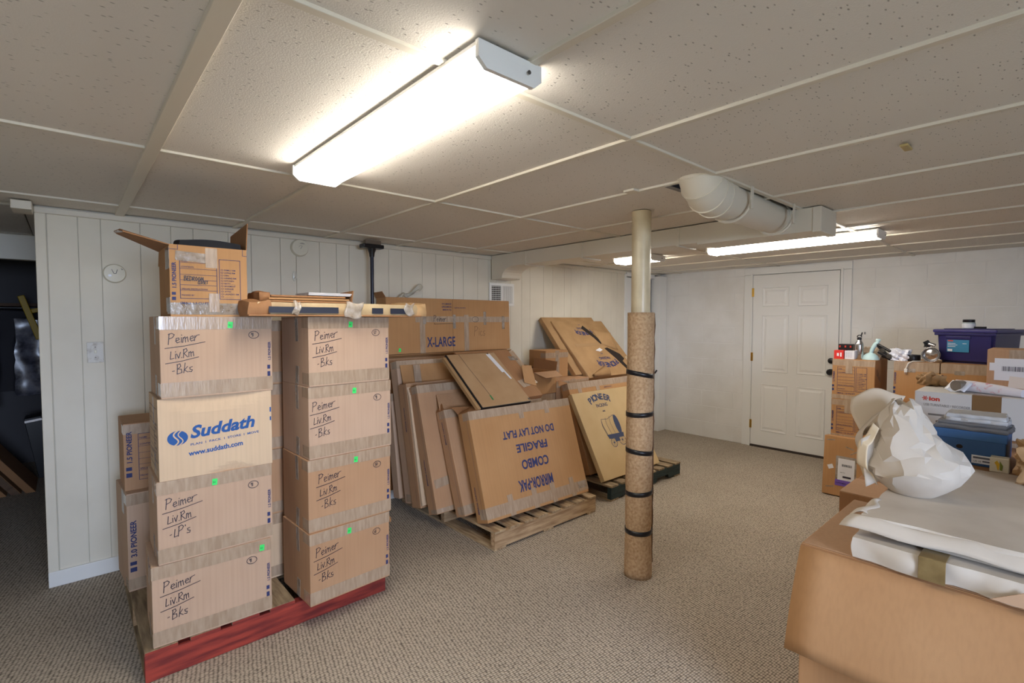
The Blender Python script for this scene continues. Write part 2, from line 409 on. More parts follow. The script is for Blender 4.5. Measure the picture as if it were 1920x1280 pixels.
# water-stained knob on one bar
box('bar_clip', 2.21, 2.29, .40, .425, CEIL-.012, CEIL-.004, mat('yellowed_plastic', col(190, 168, 110), .5), ce, .003)

# ---- panelled wall (plank by plank)
wl = struct(box('wall_left', -.115, 5.28, YW+.006, YW+.1, 0, CEIL+.03, CREAM), 'cream painted random-groove plank panelling')
wd = [.13, .10, .185, .155, .12, .2, .14, .19, .11, .17]
x = -.07; i = 0
while x < 5.27:
    w = min(wd[i % len(wd)], 5.28-x)
    if w > .03: box('panel', x+.0012, x+w-.0012, YW-.004, YW+.008, .085, CEIL-.03, CREAM, wl, .002)
    x += w; i += 1
box('corner_trim', -.118, -.072, YW-.012, YW+.012, 0, CEIL-.005, CREAM, wl, .004)
struct(box('baseboard_left', -.118, 5.28, YW-.018, YW+.004, 0, .088, WHITE, None, .004), 'white painted baseboard under the panelling')
struct(box('trim_1', -.12, 5.28, YW-.022, YW+.006, CEIL-.038, CEIL-.004, CREAM2, None, .005), 'cream trim where panelling meets ceiling')
# ---- block wall with the door opening
wr = struct(joined('wall_right', [(XW, XW+.2, -2.6, 1.60, 0, 2.3), (XW, XW+.2, 2.56, 3.95, 0, 2.3), (XW, XW+.2, 1.60, 2.56, 2.05, 2.3), (XW+.06, XW+.2, 1.60, 2.56, 0, 2.05)],  # last box: backing added behind the door to stop sky light leaking in
     mat('joint_paint', col(236, 234, 229), .6)), 'white painted concrete block wall')
BLK = mat('block_paint', col(240, 238, 233), .55, c2=col(231, 228, 221), scale=3, bump=.3, bscale=70)
def blk(y0, y1, z0, z1):
    if y1-y0 > .03: box('block', XW-.0035, XW+.02, y0+.004, y1-.004, z0+.004, z1-.004, BLK, wr, .002)
for c in range(11):
    z0 = c*.203; z1 = min(z0+.203, CEIL+.02)
    y = -.9 + (.2 if c % 2 else 0)
    while y < 3.77:
        a, b = y, min(y+.406, 3.78)
        if b <= 1.53 or a >= 2.63: blk(a, b, z0, z1)
        else:
            if a < 1.53: blk(a, 1.53, z0, z1)
            if b > 2.63: blk(2.63, b, z0, z1)
        y += .406
# ---- other walls of the room, behind and beside the camera
struct(joined('wall_back', [(X0-.1, WIN[0], YB-.2, YB, 0, 2.4), (WIN[1], XW+.3, YB-.2, YB, 0, 2.4), (WIN[0], WIN[1], YB-.2, YB, 0, WIN[2]), (WIN[0], WIN[1], YB-.2, YB, WIN[3], 2.4)], CREAM), 'cream wall behind the camera')
w1 = struct(joined('window_1', [(WIN[0], WIN[0]+.05, YB-.12, YB-.06, WIN[2], WIN[3]), (WIN[1]-.05, WIN[1], YB-.12, YB-.06, WIN[2], WIN[3]), (WIN[0]+.05, WIN[1]-.05, YB-.12, YB-.06, WIN[2], WIN[2]+.05), (WIN[0]+.05, WIN[1]-.05, YB-.12, YB-.06, WIN[3]-.05, WIN[3])], WHITE), 'basement window frame')
struct(box('wall_side', X0-.1, X0, YB, 8.0, 0, 2.4, CREAM), 'side wall left of the camera')
# ---- dark room behind the partition
struct(box('wall_light_block', X0, -1.0, YW, YW+.1, 0, 2.3, CREAM), 'added wall outside the frame, keeping light out of the unlit room')  # unseen wall, added to narrow the opening and keep the far room dark
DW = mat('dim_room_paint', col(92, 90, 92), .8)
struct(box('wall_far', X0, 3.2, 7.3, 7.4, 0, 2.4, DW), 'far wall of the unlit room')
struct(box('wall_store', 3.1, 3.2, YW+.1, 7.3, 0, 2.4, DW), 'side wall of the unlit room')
struct(box('trim_2', X0, -.0, 5.2, 5.28, 1.95, 2.134, CREAM2, None, .004), 'pale beam across the unlit room')
struct(box('trim_3', -.20, -.12, 3.62, 3.80, 2.075, 2.12, CREAM2, None, .004), 'small pale block at the partition head')

# ---- doors
DY0, DY1 = 1.635, 2.523
d1 = struct(box('door_1', XW-.03, XW+.012, DY0, DY1, .025, 2.03, WHITE, None, .003), 'white six-panel door in the block wall')
PANEL = mat('door_paint', col(240, 239, 234), .4)
for (a, b) in ((.11, .40), (.49, .78)):
    for (z0, z1) in ((1.66, 1.88), (.90, 1.56), (.20, .76)):
        ya, yb = DY1-b*1.0, DY1-a*1.0
        # moulded frame and raised field
        bm = bmesh.new()
        t = .028
        rings = [(0, XW-.031), (.006, XW-.0365), (.014, XW-.033), (t, XW-.0315), (t+.022, XW-.038)]
        vv = []
        for ins, xx in rings: vv.append([bm.verts.new(p) for p in ((xx, ya+ins, z0+ins), (xx, yb-ins, z0+ins), (xx, yb-ins, z1-ins), (xx, ya+ins, z1-ins))])
        for q in range(len(vv)-1):
            for e in range(4): bm.faces.new((vv[q][e], vv[q][(e+1) % 4], vv[q+1][(e+1) % 4], vv[q+1][e]))
        bm.faces.new(vv[-1]); bmesh.ops.recalc_face_normals(bm, faces=bm.faces[:])
        me = bpy.data.meshes.new('door_panel'); bm.to_mesh(me); bm.free(); link('door_panel', me, PANEL, d1)
for z in (.22, 1.02, 1.78):
    box('hinge', XW-.04, XW-.03, DY1-.012, DY1+.012, z, z+.1, BRASS, d1, .002)
for z in (.95, 1.07):
    k = lathe('door_knob' if z < 1 else 'deadbolt', [(.03, 0), (.032, .008), (.012, .012), (.012, .035), (.028, .042), (.032, .055), (.024, .068), (.0, .07)] if z < 1 else [(.03, 0), (.03, .018), (.014, .024), (.0, .026)], BLACK, d1, 20)
    k.rotation_euler = (0, -pi/2, 0); k.location = (XW-.03, DY0+.06, z)
struct(joined('trim_4', [(XW-.022, XW+.01, 1.53, DY0-.004, 0, 2.035), (XW-.022, XW+.01, DY1+.004, 2.632, 0, 2.035), (XW-.022, XW+.01, 1.53, 2.632, 2.036, 2.118)], WHITE, None, .004), 'white door casing')
joined('stop', [(XW-.034, XW-.022, DY0-.03, DY0-.006, 0, 2.05), (XW-.034, XW-.022, DY1+.006, DY1+.03, 0, 2.05)], WHITE, bpy.data.objects['trim_4'], .003)
struct(box('door_sill', XW-.035, XW+.1, DY0-.005, DY1+.005, 0, .022, mat('dark_sill', col(60, 50, 44), .6)), 'dark threshold under the white door')
# ---- narrow doorway in the panelled wall beside the corner
d2 = struct(box('door_2', 5.30, 5.90, YW+.03, YW+.07, .01, 2.05, WHITE, None, .003), 'plain white door standing in the panelled wall')
box('edge_strip', 5.892, 5.915, YW+.02, YW+.035, .01, 2.05, mat('grey_metal', col(140, 142, 146), .4, .6), d2)
for z in (.45, 1.0, 1.55): box('hinge', 5.90, 5.915, YW+.008, YW+.02, z, z+.08, CHROME, d2)
struct(joined('trim_5', [(5.27, 5.30, YW-.02, YW+.09, 0, 2.09), (5.935, 6.10, YW-.1, YW+.09, 0, 2.09), (5.30, 5.935, YW-.02, YW+.09, 2.062, 2.11)], WHITE, None, .004), 'white casing round the plain door')
struct(box('wall_corner', 5.28, XW+.2, YW+.09, YW+.2, 0, 2.3, CREAM), 'wall strip behind the plain door')
struct(box('wall_header', 5.28, XW, YW+.0, YW+.09, 2.11, 2.3, CREAM), 'wall strip over the plain door')

# =================================================================== CEILING THINGS
LENS = mat('lit_diffuser', (1, .93, .83, 1), .5, emit=LAMP)
def fixture(x0, x1, y0, y1, label, along='y'):
    t = thing('ceiling_light', label, 'light', ((x0+x1)/2, (y0+y1)/2, CEIL-.004), group='fluorescent wraparound lights')
    w, l = (x1-x0)/2, (y1-y0)/2
    box('housing', -w, w, -l+.006, l-.006, -.009, -.0, WHITE, t)
    # wraparound lens: rounded trough
    prof = [(-w+.004, -.0095), (-w+.005, -.036), (-w+.022, -.052), (w-.022, -.052), (w-.005, -.036), (w-.004, -.0095)]
    n = len(prof); v = [(a, s*(l-.012), b) for s in (-1, 1) for a, b in prof]
    f = [(i, i+1, n+i+1, n+i) for i in range(n-1)] + [tuple(range(n)), tuple(range(2*n-1, n-1, -1)), (0, n, 2*n-1, n-1)]
    link('diffuser', mesh('diffuser', v, f), LENS, t)
    for s in (-1, 1):
        cp = [(-w-.004, 0), (-w-.004, -.038), (-w+.02, -.058), (w-.02, -.058), (w+.004, -.038), (w+.004, 0)]
        M = Matrix.Translation((0, s*(l-.006)-.006, 0)) @ Matrix(((1, 0, 0, 0), (0, 0, 1, 0), (0, 1, 0, 0), (0, 0, 0, 1)))
        e = prism('end_cap', cp, .012, WHITE, t, M)
        sc = lathe('screw', [(.005, 0), (.005, .002), (.002, .003)], mat('dark_screw', col(70, 66, 60), .5), e, 8); sc.rotation_euler = (pi/2 if s < 0 else -pi/2, 0, 0); sc.location = (.05, s*(l+.006), -.03)
    return t
fixture(.695, .882, .885, 2.10, 'bright fluorescent wraparound light nearest the camera, above the stacked boxes')
fixture(4.10, 4.30, .885, 2.10, 'long fluorescent light near the white door, beyond the round duct')
fixture(4.08, 4.31, 2.62, 3.06, 'short fluorescent light half hidden behind the steel post')

# supply duct
du = thing('air_duct', 'cream painted rectangular air duct running under the ceiling to the vented wall', 'duct', (3.2, 2.3, CEIL))
def dbox(n, x0, x1, y0, y1, z0, z1, m=CREAM2, bev=.002): return box(n, x0-3.2, x1-3.2, y0-2.3, y1-2.3, z0-CEIL, z1-CEIL, m, du, bev)
dbox('duct_body', 3.08, 3.32, 1.64, 3.44, 2.005, CEIL-.002)
dbox('duct_end_box', 3.075, 3.325, .93, 1.64, 1.992, CEIL-.002)
dbox('end_cap', 3.07, 3.33, .922, .965, 1.985, CEIL-.002)
for y in (1.78, 2.62, 3.28):
    o = joined('seam', [(3.074-3.2, 3.081-3.2, y-.012-2.3, y+.012-2.3, 2.0-CEIL, -.003), (3.079-3.2, 3.321-3.2, y-.004-2.3, y+.004-2.3, 1.995-CEIL, 2.006-CEIL)], CREAM2, du)
# downward elbow at the wall
prof = [(3.44, CEIL-.002), (3.44, 2.005)] + [(3.44+.16*sin(a), 2.005-.1*(1-cos(a))) for a in [pi/2*i/6 for i in range(1, 7)]] + [(3.62, 1.895), (YW-.03, 1.895), (YW-.03, CEIL-.002)]
M = Matrix(((0, 0, 1, 3.08-3.2), (1, 0, 0, -2.3), (0, 1, 0, -CEIL), (0, 0, 0, 1)))
prism('duct_boot', prof, .24, CREAM2, du, M)
# round pipe into the duct
rp = thing('round_duct', 'cream round metal duct pipe with ribbed elbow dropping from a hole in the ceiling', 'duct', (2.2, 1.12, CEIL))
def rl(p): return Vector(p)-Vector((2.2, 1.12, CEIL))
ax0, ax1 = Vector((2.26, 1.12, 2.072)), Vector((3.075, 1.165, 2.09))
tube('pipe', [rl(ax0.lerp(ax1, t)) for t in (.06, .3, .6, 1)], .088, CREAM2, rp, 32)
el = [rl((2.09, 1.12, 2.22)), rl((2.105, 1.12, 2.165)), rl((2.14, 1.12, 2.115)), rl((2.19, 1.12, 2.082)), rl((2.25, 1.12, 2.072)), rl((2.32, 1.123, 2.073))]
e = tube('elbow', el, .094, CREAM2, rp, 32)
for i in (1, 2, 3, 4):
    a, b = el[i], el[i+1]; d = (b-a).normalized()
    tube('rib', [a-d*.004, a+d*.004], .098, CREAM2, e, 32)
c_ = tube('collar', [rl(ax1)-Vector((.03, 0, 0)), rl(ax1)], .096, CREAM2, rp, 32)
for xx in (2.42, 2.95):
    box('strap', xx-2.2-.012, xx-2.2+.012, -.105, -.1, -.1, .03, CREAM2, rp)
    tube('strap_loop', [(xx-2.2, .1*cos(a), -.048+.098*sin(a)) for a in [pi+pi*i/12 for i in range(13)]], .008, CREAM2, rp, 6)
dk = tag(box('junction_box', 2.02, 2.08, 1.40, 1.46, CEIL-.008, CEIL+.003, CREAM2, None, .002), 'small cream cover plate on the ceiling beside the post', 'cover plate')

# ---- steel post wrapped in carpet
CX, CY = 2.482, 1.664
ps = thing('support_post', 'cream steel lally post wrapped in tan carpet and tied with black straps', 'post', (CX, CY, 0))
lathe('pipe', [(.054, .0), (.054, CEIL)], mat('yellowed_post_paint', col(226, 212, 178), .35, c2=col(200, 184, 150), scale=6), ps, 32)
WRAP = mat('tan_carpet_wrap', col(196, 164, 126), .95, c2=col(166, 130, 92), scale=70, bump=.6, bscale=220, contrast=(.3, .62))
v = []; f = []; nz_, ns = 44, 40
for j in range(nz_+1):
    z = 1.545*j/nz_
    for i in range(ns+1):
        a = 2*pi*i/ns*1.03 - .6
        r = .074 + .0018*sin(3*a+z*3) + .002*noise.noise(Vector((a*2, z*6, 3)))
        for zs in (.27, .50, .74, .96, 1.19):
            r -= .004*math.exp(-((z-zs)/.018)**2)
        r += .004*math.exp(-((z-.03)/.1)**2) + (i/ns)*.003
        v.append((r*cos(a), r*sin(a), z))
for j in range(nz_):
    for i in range(ns): f.append((j*(ns+1)+i, j*(ns+1)+i+1, (j+1)*(ns+1)+i+1, (j+1)*(ns+1)+i))
wo = link('carpet_wrap', mesh('carpet_wrap', v, f, True), WRAP, ps)
sm = wo.modifiers.new('thickness', 'SOLIDIFY'); sm.thickness = .008; sm.offset = -1
for z, tl in ((.27, 0), (.50, .006), (.74, -.008), (.96, .004), (1.19, -.014)):
    pts = [(.0775*cos(a), .0775*sin(a), z+tl*cos(a+.6)) for a in [2*pi*i/32 for i in range(33)]]
    st = []
    fs = []
    for (px, py, pz) in pts:
        n = Vector((px, py, 0)).normalized()
        for q in (-.013, .013): st.append(Vector((px, py, pz+q))+n*.001)
    fs = [(2*i, 2*i+2, 2*i+3, 2*i+1) for i in range(32)]
    o = link('strap', mesh('strap', st, fs, True), BLACK, ps); s_ = o.modifiers.new('thickness', 'SOLIDIFY'); s_.thickness = .003
dk = Vector((.08, -.025, 1.185)); tube('strap_tail', [dk, dk+Vector((.02, -.012, .006)), dk+Vector((.028, -.018, .022))], .005, BLACK, ps, 6)
# frayed outer edge of the wrap
tube('wrap_edge', [(.068+.002*sin(i*2.2), -.048+.002*cos(i*3.1), 1.54-i*.07) for i in range(22)], .006, mat('frayed_edge', col(112, 84, 60), .95), ps, 6)

# =================================================================== WALL THINGS
def disc(name, label, cat, x, z, r, th, m, extra=None, y=YW-.004):
    t = thing(name, label, cat, (x, y, z))
    o = lathe('cover', [(r*.96, 0), (r, .004), (r, th*.6), (r*.9, th), (r*.4, th*1.05), (.0, th*1.06)], m, t, 36); o.rotation_euler = (pi/2, 0, 0)
    return t
ivory = mat('ivory_plastic', col(226, 220, 200), .45)
t = disc('smoke_alarm', 'round ivory disc alarm with drawn marks on panelling left of the stacks', 'alarm', .217, 1.776, .055, .03, ivory)
M = Matrix(((1, 0, 0, 0), (0, 0, -1, -.034), (0, 1, 0, 0), (0, 0, 0, 1)))
k = Ink(); k.line([(-.014, .022), (-.004, -.002), (.006, -.001), (.012, .022)], .0025); k.line([(.03, .03), (.034, .022), (.038, .026)], .002); k.build('mark', INK, t, M)
deco(t, 'indicator', mat('silver_dot', col(230, 230, 235), .2), M, -.03, -.02, .014, .012)
t = disc('smoke_detector', 'round cream smoke detector on panelling above the flat package', 'detector', 1.279, 2.028, .062, .035, ivory)
k = Ink(); k.line([(.0, -.01), (.012, .012)], .003); k.line([(-.012, .004), (0, .016), (.012, .012)], .002)
for i in range(3): k.ellipse(.012, .024, .008+.005*i, .004+.003*i, .002, .3, 2.8, 8)
k.build('vent_slots', mat('grey_slot', col(150, 145, 135), .7), t, Matrix(((1, 0, 0, 0), (0, 0, -1, -.038), (0, 1, 0, 0), (0, 0, 0, 1))))
t = thing('wall_hook', 'small clear oval hook on panelling under the smoke detector', 'hook', (1.245, YW-.004, 1.822))
o = lathe('plate', [(.028, 0), (.028, .004), (.02, .007), (0, .008)], mat('clear_plastic', col(214, 210, 196), .15), t, 24); o.rotation_euler = (pi/2, 0, 0); o.scale = (.55, 1.35, 1)
tube('prong', [(0, -.006, -.012), (0, -.018, -.018), (.003, -.022, -.004)], .004, mat('clear_plastic', col(214, 210, 196), .15), t, 8)
t = thing('light_switch', 'smudged ivory switch plate on panelling near the open doorway', 'switch', (.118, YW-.004, 1.315))
box('plate', -.038, .038, -.008, 0, -.06, .06, mat('grubby_plate', col(216, 212, 202), .5, c2=col(180, 170, 156), scale=30, contrast=(.3, .5)), t, .003)
box('toggle', -.006, .006, -.02, -.008, -.004, .014, ivory, t, .002)
for z in (-.03, .03): o = lathe('screw', [(.004, 0), (.004, .0015)], mat('dull_screw', col(150, 144, 130), .6), t, 8); o.rotation_euler = (pi/2, 0, 0); o.location = (0, -.0075, z)
# vent grille
t = thing('air_vent', 'white wall register with open and closed louvres below the duct', 'vent', (3.225, YW-.004, 1.755))
joined('frame', [(-.16, .16, -.012, -.001, .085, .112), (-.16, .16, -.012, -.001, -.112, -.085), (-.16, -.135, -.012, -.001, -.085, .085), (.135, .16, -.012, -.001, -.085, .085), (-.012, .008, -.012, -.001, -.085, .085)], WHITE, t, .002)
box('recess', -.135, -.012, -.003, -.001, -.085, .085, DARK, t)
box('shutter', .008, .135, -.004, -.001, -.085, .085, mat('grille_grey', col(200, 198, 190), .5), t)
for i in range(9): box('louvre', -.135, -.012, -.010, -.004, -.078+i*.019, -.074+i*.019, WHITE, t)
for i in range(6): box('louvre', -.125+i*.02, -.1225+i*.02, -.008, -.005, -.085, .085, WHITE, t)
for i in range(13): box('louvre', .012+i*.0095, .0165+i*.0095, -.011, -.005, -.085, .085, WHITE, t)
# black pole with a T head under the ceiling trim
t = thing('shower_pole', 'black metal pole with flat bracket head standing at the panelled wall', 'pole', (1.775, 3.62, 0))
tube('rod', [(0, 0, .14), (0, 0, 2.02)], .014, mat('dark_blue_steel', col(34, 36, 52), .35, .3), t, 14)
box('head', -.085, .085, -.04, .04, 2.055, 2.085, BLACK, t, .006)
lathe('socket', [(.018, 1.99), (.022, 2.02), (.034, 2.056)], BLACK, t, 16)
box('clamp', -.06, .07, -.02, .02, 2.0855, 2.118, mat('brown_clamp', col(120, 105, 88), .7), t, .004)
lathe('foot', [(.04, .0), (.04, .02), (.016, .03), (.014, .14)], BLACK, t, 16)
# wall outlet on block wall
t = thing('wall_outlet', 'white wall switch plate on the block wall above the small boxes', 'switch', (XW-.004, 1.405, 1.37))
box('plate', -.007, 0, -.06, .06, -.06, .06, WHITE, t, .002)
box('toggle', -.018, -.007, -.006, .006, -.012, .012, mat('grey_metal', col(140, 142, 146), .4, .6), t)

# =================================================================== PALLETS
ZP = .13
def pallet(label, x0, x1, y0, y1, strm, deckm, painted=None, nd=8):
    t = thing('pallet', label, 'pallet', ((x0+x1)/2, (y0+y1)/2, 0), group=None)
    w, d = (x1-x0)/2, (y1-y0)/2
    # bottom boards, notched stringers, deck boards
    for xb in (-w, -.06, w-.1): box('bottom_board', xb, xb+.1, -d, d, 0, .015, deckm, t, .002)
    for k, yb in enumerate((-d, -.02, d-.04)):
        m = painted if (painted and k == 0) else strm
        L = 2*w; n1 = [(-w, .0151), (-w, .1139), (w, .1139), (w, .0151), (w-.20, .0151), (w-.215, .05), (w-.40, .05), (w-.415, .0151), (-w+.415, .0151), (-w+.40, .05), (-w+.215, .05), (-w+.20, .0151)]
        if painted is not DGREEN or k != 0: n1 = n1[:4]
        M = Matrix(((1, 0, 0, 0), (0, 0, 1, yb), (0, 1, 0, 0), (0, 0, 0, 1)))
        prism('stringer', n1, .04, m, t, M)
    bw = (2*w - (nd-1)*.045)/nd
    for i in range(nd):
        xa = -w+i*(bw+.045)
        o = box('deck_board', xa, xa+bw, -d-.004, d, .1141, ZP, deckm, t, .002)
        if painted is RED: box('painted_end', xa+.001, xa+bw-.001, -d-.0055, -d-.004, .1145, ZP-.0015, RED, t)
    if painted is RED: box('facing_board', -w, w, -d-.006, -d-.0005, .002, .1138, RED, t, .001)
    return t
pallet('wooden pallet with red stained front under the labelled box stacks', .20, 1.28, 2.500, 3.52, WOOD, WOODG, RED, 7)
pallet('pale bare wood pallet under the mirror cartons', 2.03, 3.06, 2.445, 3.65, WOOD, WOODX, None, 8)
pallet('dark green painted pallet under the wrapped pictures behind the post', 3.32, 4.41, 2.49, 3.66, DGREEN, WOODG, DGREEN, 8)
pallet('wooden pallet under the boxes by the block wall', 4.98, 6.05, .1, 1.41, WOOD, WOODG, None, 8)

# =================================================================== LABELLED BOX STACKS
def write(k, lines, x, y, size, slope=.12, seed=1, w=.0032, circ='51', cx=None, cy=None):
    yy = y
    for i, s in enumerate(lines):
        ink = Ink()
        ln = hand(ink, s, x+i*.006, yy, size*(1 if i else 1.05), w, slope, seed+i)
        if i < len(lines)-1:
            ink.line([(x-.012, yy-size*.38), (x+ln*.5, yy-size*.18), (x+ln+.02, yy-size*.1+.012)], w)
        yy -= size*1.52
        ink.build('handwriting', INK, k.o, k.F['front'])
    ink = Ink(); cx = k.W*.82 if cx is None else cx; cy = k.H*.76 if cy is None else cy
    ink.ellipse(cx, cy, .021, .016, .0026, .2, 6.9, 22); hand(ink, circ, cx-.011, cy-.008, .017, .0024, .1, seed)
    return ink.build('circled_number', INK, k.o, k.F['front'])
def sticker(k, x, y, ang=-.08):
    o = deco(k.o, 'green_sticker', GREEN, k.F['front'], x, y, .02, .028, .0014, ang)
    i = Ink(); i.text('51', x+.004, y+.009, .011, None, ang); i.build('number', INK, o, k.F['front'], .0018)
GRP = 'handwritten book boxes on the red pallet'
def bookbox(label, xl, xr, yf, z0, z1, depth, m, rot, lines, seed, circ, sx, sy=None, m2=None, wx=.03, top=True):
    k = carton(label, xr-xl, depth, z1-z0, m, ((xl+xr)/2, yf+depth/2, z0), (0, 0, rot), group=GRP)
    if top: tape_band(k, 'front', k.H-.056, .055, TAPE, ('left',))
    tape_band(k, 'front', .008, .06, TAPE, ('left',))
    deco(k.o, 'clear_tape', TAPEW, k.F['left'], k.D*.55, k.H-.12, .03, .118, .0012, .06)
    deco(k.o, 'clear_tape', TAPEW, k.F['left'], k.D*.52, .005, .035, .09, .0012, -.08)
    if lines: write(k, lines, wx, k.H*.66, .042, slope=.14, w=.0028, seed=seed, circ=circ)
    sticker(k, sx, k.H-.05 if sy is None else sy)
    pioneer_side(k, 'front', k.W-.019, size=.016)
    return k
PL = 'Peimer'
z = [ZP, .475, .828, 1.172, 1.517]
bookbox('bottom box of the left stack, handwritten Bks, torn tape, on red pallet', .236, .696, 2.496, z[0], z[1], .32, CBP, -.035, [PL, 'Liv.Rm', '-Bks'], 1, '91', .41, wx=.04)
bookbox("box handwritten LP's, second from bottom of the left stack", .258, .704, 2.497, z[1], z[2], .32, CBP, -.012, [PL, 'Liv.Rm', "-LP's"], 2, '91', .2, .3)
# the printed box, crushed at its top
k = carton('pale box printed with blue swirl logo and web address, third in left stack', .438, .32, z[3]-z[2], CBL, (.489, 2.657, z[2]), (0, 0, -.012), group=None, body=False)
bm = bmesh.new(); bmesh.ops.create_cube(bm, size=1); bmesh.ops.subdivide_edges(bm, edges=bm.edges[:], cuts=24, use_grid_fill=True)
for vtx in bm.verts:
    c = vtx.co; p = Vector((c.x*k.W, c.y*k.D, (c.z+.5)*k.H))
    if c.y < -.49:
        u_ = c.x+.5; hh = c.z+.5
        edge = .80 + .45*(u_-.45)**2                    # curved crease of the dented upper front
        if hh > edge: p.y += (hh-edge)*.09*(1-abs(2*u_-1)**4)
        lo = .12-.5*abs(u_-.62)
        if hh < lo: p.y += (lo-hh)*.12
    vtx.co = p
me = bpy.data.meshes.new('body'); bm.to_mesh(me); bm.free(); link('body', me, CBL, k.o)
F = k.F['front']; i = Ink(); sl = .07
i.disc(.067, .175, .037, .031); LW = Ink()
i.build('logo_disc', SBLUE, k.o, F)
for dx, w_ in ((-.006, .0055), (.010, .004)):
    LW.line([(.067+dx+.012*sin(t*2*pi)*(1-.0*t)+.016*(t-.5), .175+.033*(2*t-1)) for t in [j/18 for j in range(19)]], w_)
LW.build('logo_swirl', CBL, k.o, F, .0018)
i = Ink(); i.text('Suddath', .113, .168, .072, .255, sl, .035, .28); i.build('printed_name', SBLUE, k.o, F)
i = Ink(); i.text('PLAN  I  PACK  I  STORE  I  MOVE', .113, .135, .014, .27, sl, .012, 0)
i.build('printed_slogan', SBLUE, k.o, F); i = Ink(); i.text('www.suddath.com', .105, .092, .03, .21, sl, .03); 
i.build('printed_web_address', SBLUE, k.o, F); i = Ink(); i.rect(k.W-.008, k.H-.10, .006, .022); i.rect(k.W-.008, k.H-.14, .006, .018)
i.build('printed_mark', SBLUE, k.o, F)
i = Ink(); form_print(i, .03, .04, .25, .26); i.build('printed_form', BLUE, k.o, k.F['left'])
deco(k.o, 'clear_tape', TAPEW, k.F['left'], .16, .22, .03, .118, .0012, .1); deco(k.o, 'clear_tape', TAPEW, k.F['left'], .16, .0, .035, .1, .0012, -.1)
bookbox('top handwritten box of the left stack, under the open carton', .281, .715, 2.494, z[3], z[4], .32, CBP, 0, [PL, 'Liv.Rm', '-Bks'], 4, '91', .25)
# right stack
bookbox('bottom box of the right stack, overhanging the red pallet front', .820, 1.248, 2.385, z[0], .482, .335, CB, .055, [PL, 'Liv.Rm', '-Bks'], 5, '61', .19)
bookbox('second box from bottom of the right stack', .826, 1.262, 2.39, .482, .835, .335, CB, .03, [PL, 'Liv.Rm', '-Bks'], 6, '50', .23, wx=.05)
bookbox('third box from bottom of the right stack, circled mark large', .832, 1.268, 2.392, .835, 1.185, .335, CBP, .04, [PL, 'Liv.Rm', '-Bks'], 7, '91', .22, wx=.018)
bookbox('top box of the right stack, under the torn flat package', .833, 1.258, 2.388, 1.185, 1.517, .335, CBP, .05, [PL, 'Liv.Rm', '-Bks'], 8, '57', .2)
k = [o for o in bpy.data.objects if o.get('label', '').startswith('bottom box of the right')][0]
flap([(.214, -.16, .335), (.214, -.06, .335), (.235, -.05, .31), (.238, -.15, .30), (.225, -.165, .29)], 'bent_flap', CBB, k)
# boxes behind, on the same pallet
k = carton('box marked 3.0 standing behind the left stack by the panelled wall', .44, .34, .50, CBP, (.405, 3.30, ZP), (0, 0, .06)); tape_band(k, 'front', .44, .055); tape_band(k, 'front', .01, .055); pioneer_side(k, 'front', .012, vol='3.0', size=.034)
deco(k.o, 'clear_tape', TAPEW, k.F['left'], .2, .38, .06, .12, .0012)
k = carton('box marked 1.5 set on the taller box behind the left stack', .44, .31, .345, CB, (.415, 3.33, .63), (0, 0, 0)); tape_band(k, 'front', .29, .05); pioneer_side(k, 'front', .012, size=.03)
i = Ink(); form_print(i, .06, .05, .22, .24); i.build('printed_form', BLUE, k.o, k.F['front'])
for n, (z0, z1, dx) in enumerate(((ZP, .475, 0), (.475, .82, .012), (.82, 1.165, -.006), (1.165, 1.50, .006))):
    k = carton(['lowest', 'second', 'third', 'uppermost'][n] + ' box of the hidden stack in the dark gap between the two front stacks', .43, .31, z1-z0, CBL if n == 0 else CB, (.93+dx, 2.94, z0), (0, 0, .01*n))
    tape_band(k, 'front', z1-z0-.056, .055, TAPE, ('left',)); tape_band(k, 'front', .01, .055, TAPE, ('left',))
# ---- open carton on top of the left stack
k = carton('small open carton with room form, handwritten BEDROOM, topmost of left stack', .292, .30, .30, CBO, (.469, 2.647, z[4]), (0, 0, 0), body=False)
w2, d2_, h2, t_ = .146, .15, .30, .004
joined('body', [(-w2, w2, -d2_, -d2_+t_, 0, h2), (-w2, w2, d2_-t_, d2_, 0, h2), (-w2, -w2+t_, -d2_+t_, d2_-t_, 0, h2), (w2-t_, w2, -d2_+t_, d2_-t_, 0, h2), (-w2+t_, w2-t_, -d2_+t_, d2_-t_, 0, t_)], CBO, k.o)
f1 = flap([(-w2, -d2_, h2), (-w2-.15, -d2_-.01, h2+.035), (-w2-.155, -d2_+.05, h2+.05), (-w2-.165, d2_-.1, h2+.06), (-w2-.15, d2_-.02, h2+.062), (-w2, d2_, h2)], m=CBB, par=k.o)
flap([(w2, -d2_+.01, h2), (w2, d2_, h2), (w2+.005, d2_+.01, h2+.10), (w2+.012, -d2_+.03, h2+.125)], m=CBB, par=k.o)
flap([(-w2, d2_, h2), (w2, d2_, h2), (w2-.01, d2_+.12, h2-.06), (-w2+.01, d2_+.12, h2-.06)], m=CBO, par=k.o)
deco(f1, 'torn_tape', TAPEW, Matrix(((1, 0, 0, -w2-.165), (0, 1, 0, -d2_), (-.2, .1, 1, h2+.034), (0, 0, 0, 1))), 0, 0, .05, .2, .002)
i = Ink(); form_print(i, .035, .075, .23, .175); i.text('1.5 PIONEER', .022, .12, .02, None, pi/2, .03); i.rect(.006, .068, .014, .014); i.rect(.006, .09, .014, .012); i.text('SMALL 1.5 CU FT', .035, .052, .014)
i.line([(.03, .3), (.03, .28), (.0, .28)], .002); i.line([(.275, .3), (.275, .272), (.292, .272)], .002)
i.build('printed_form', BLUE, k.o, k.F['front'])
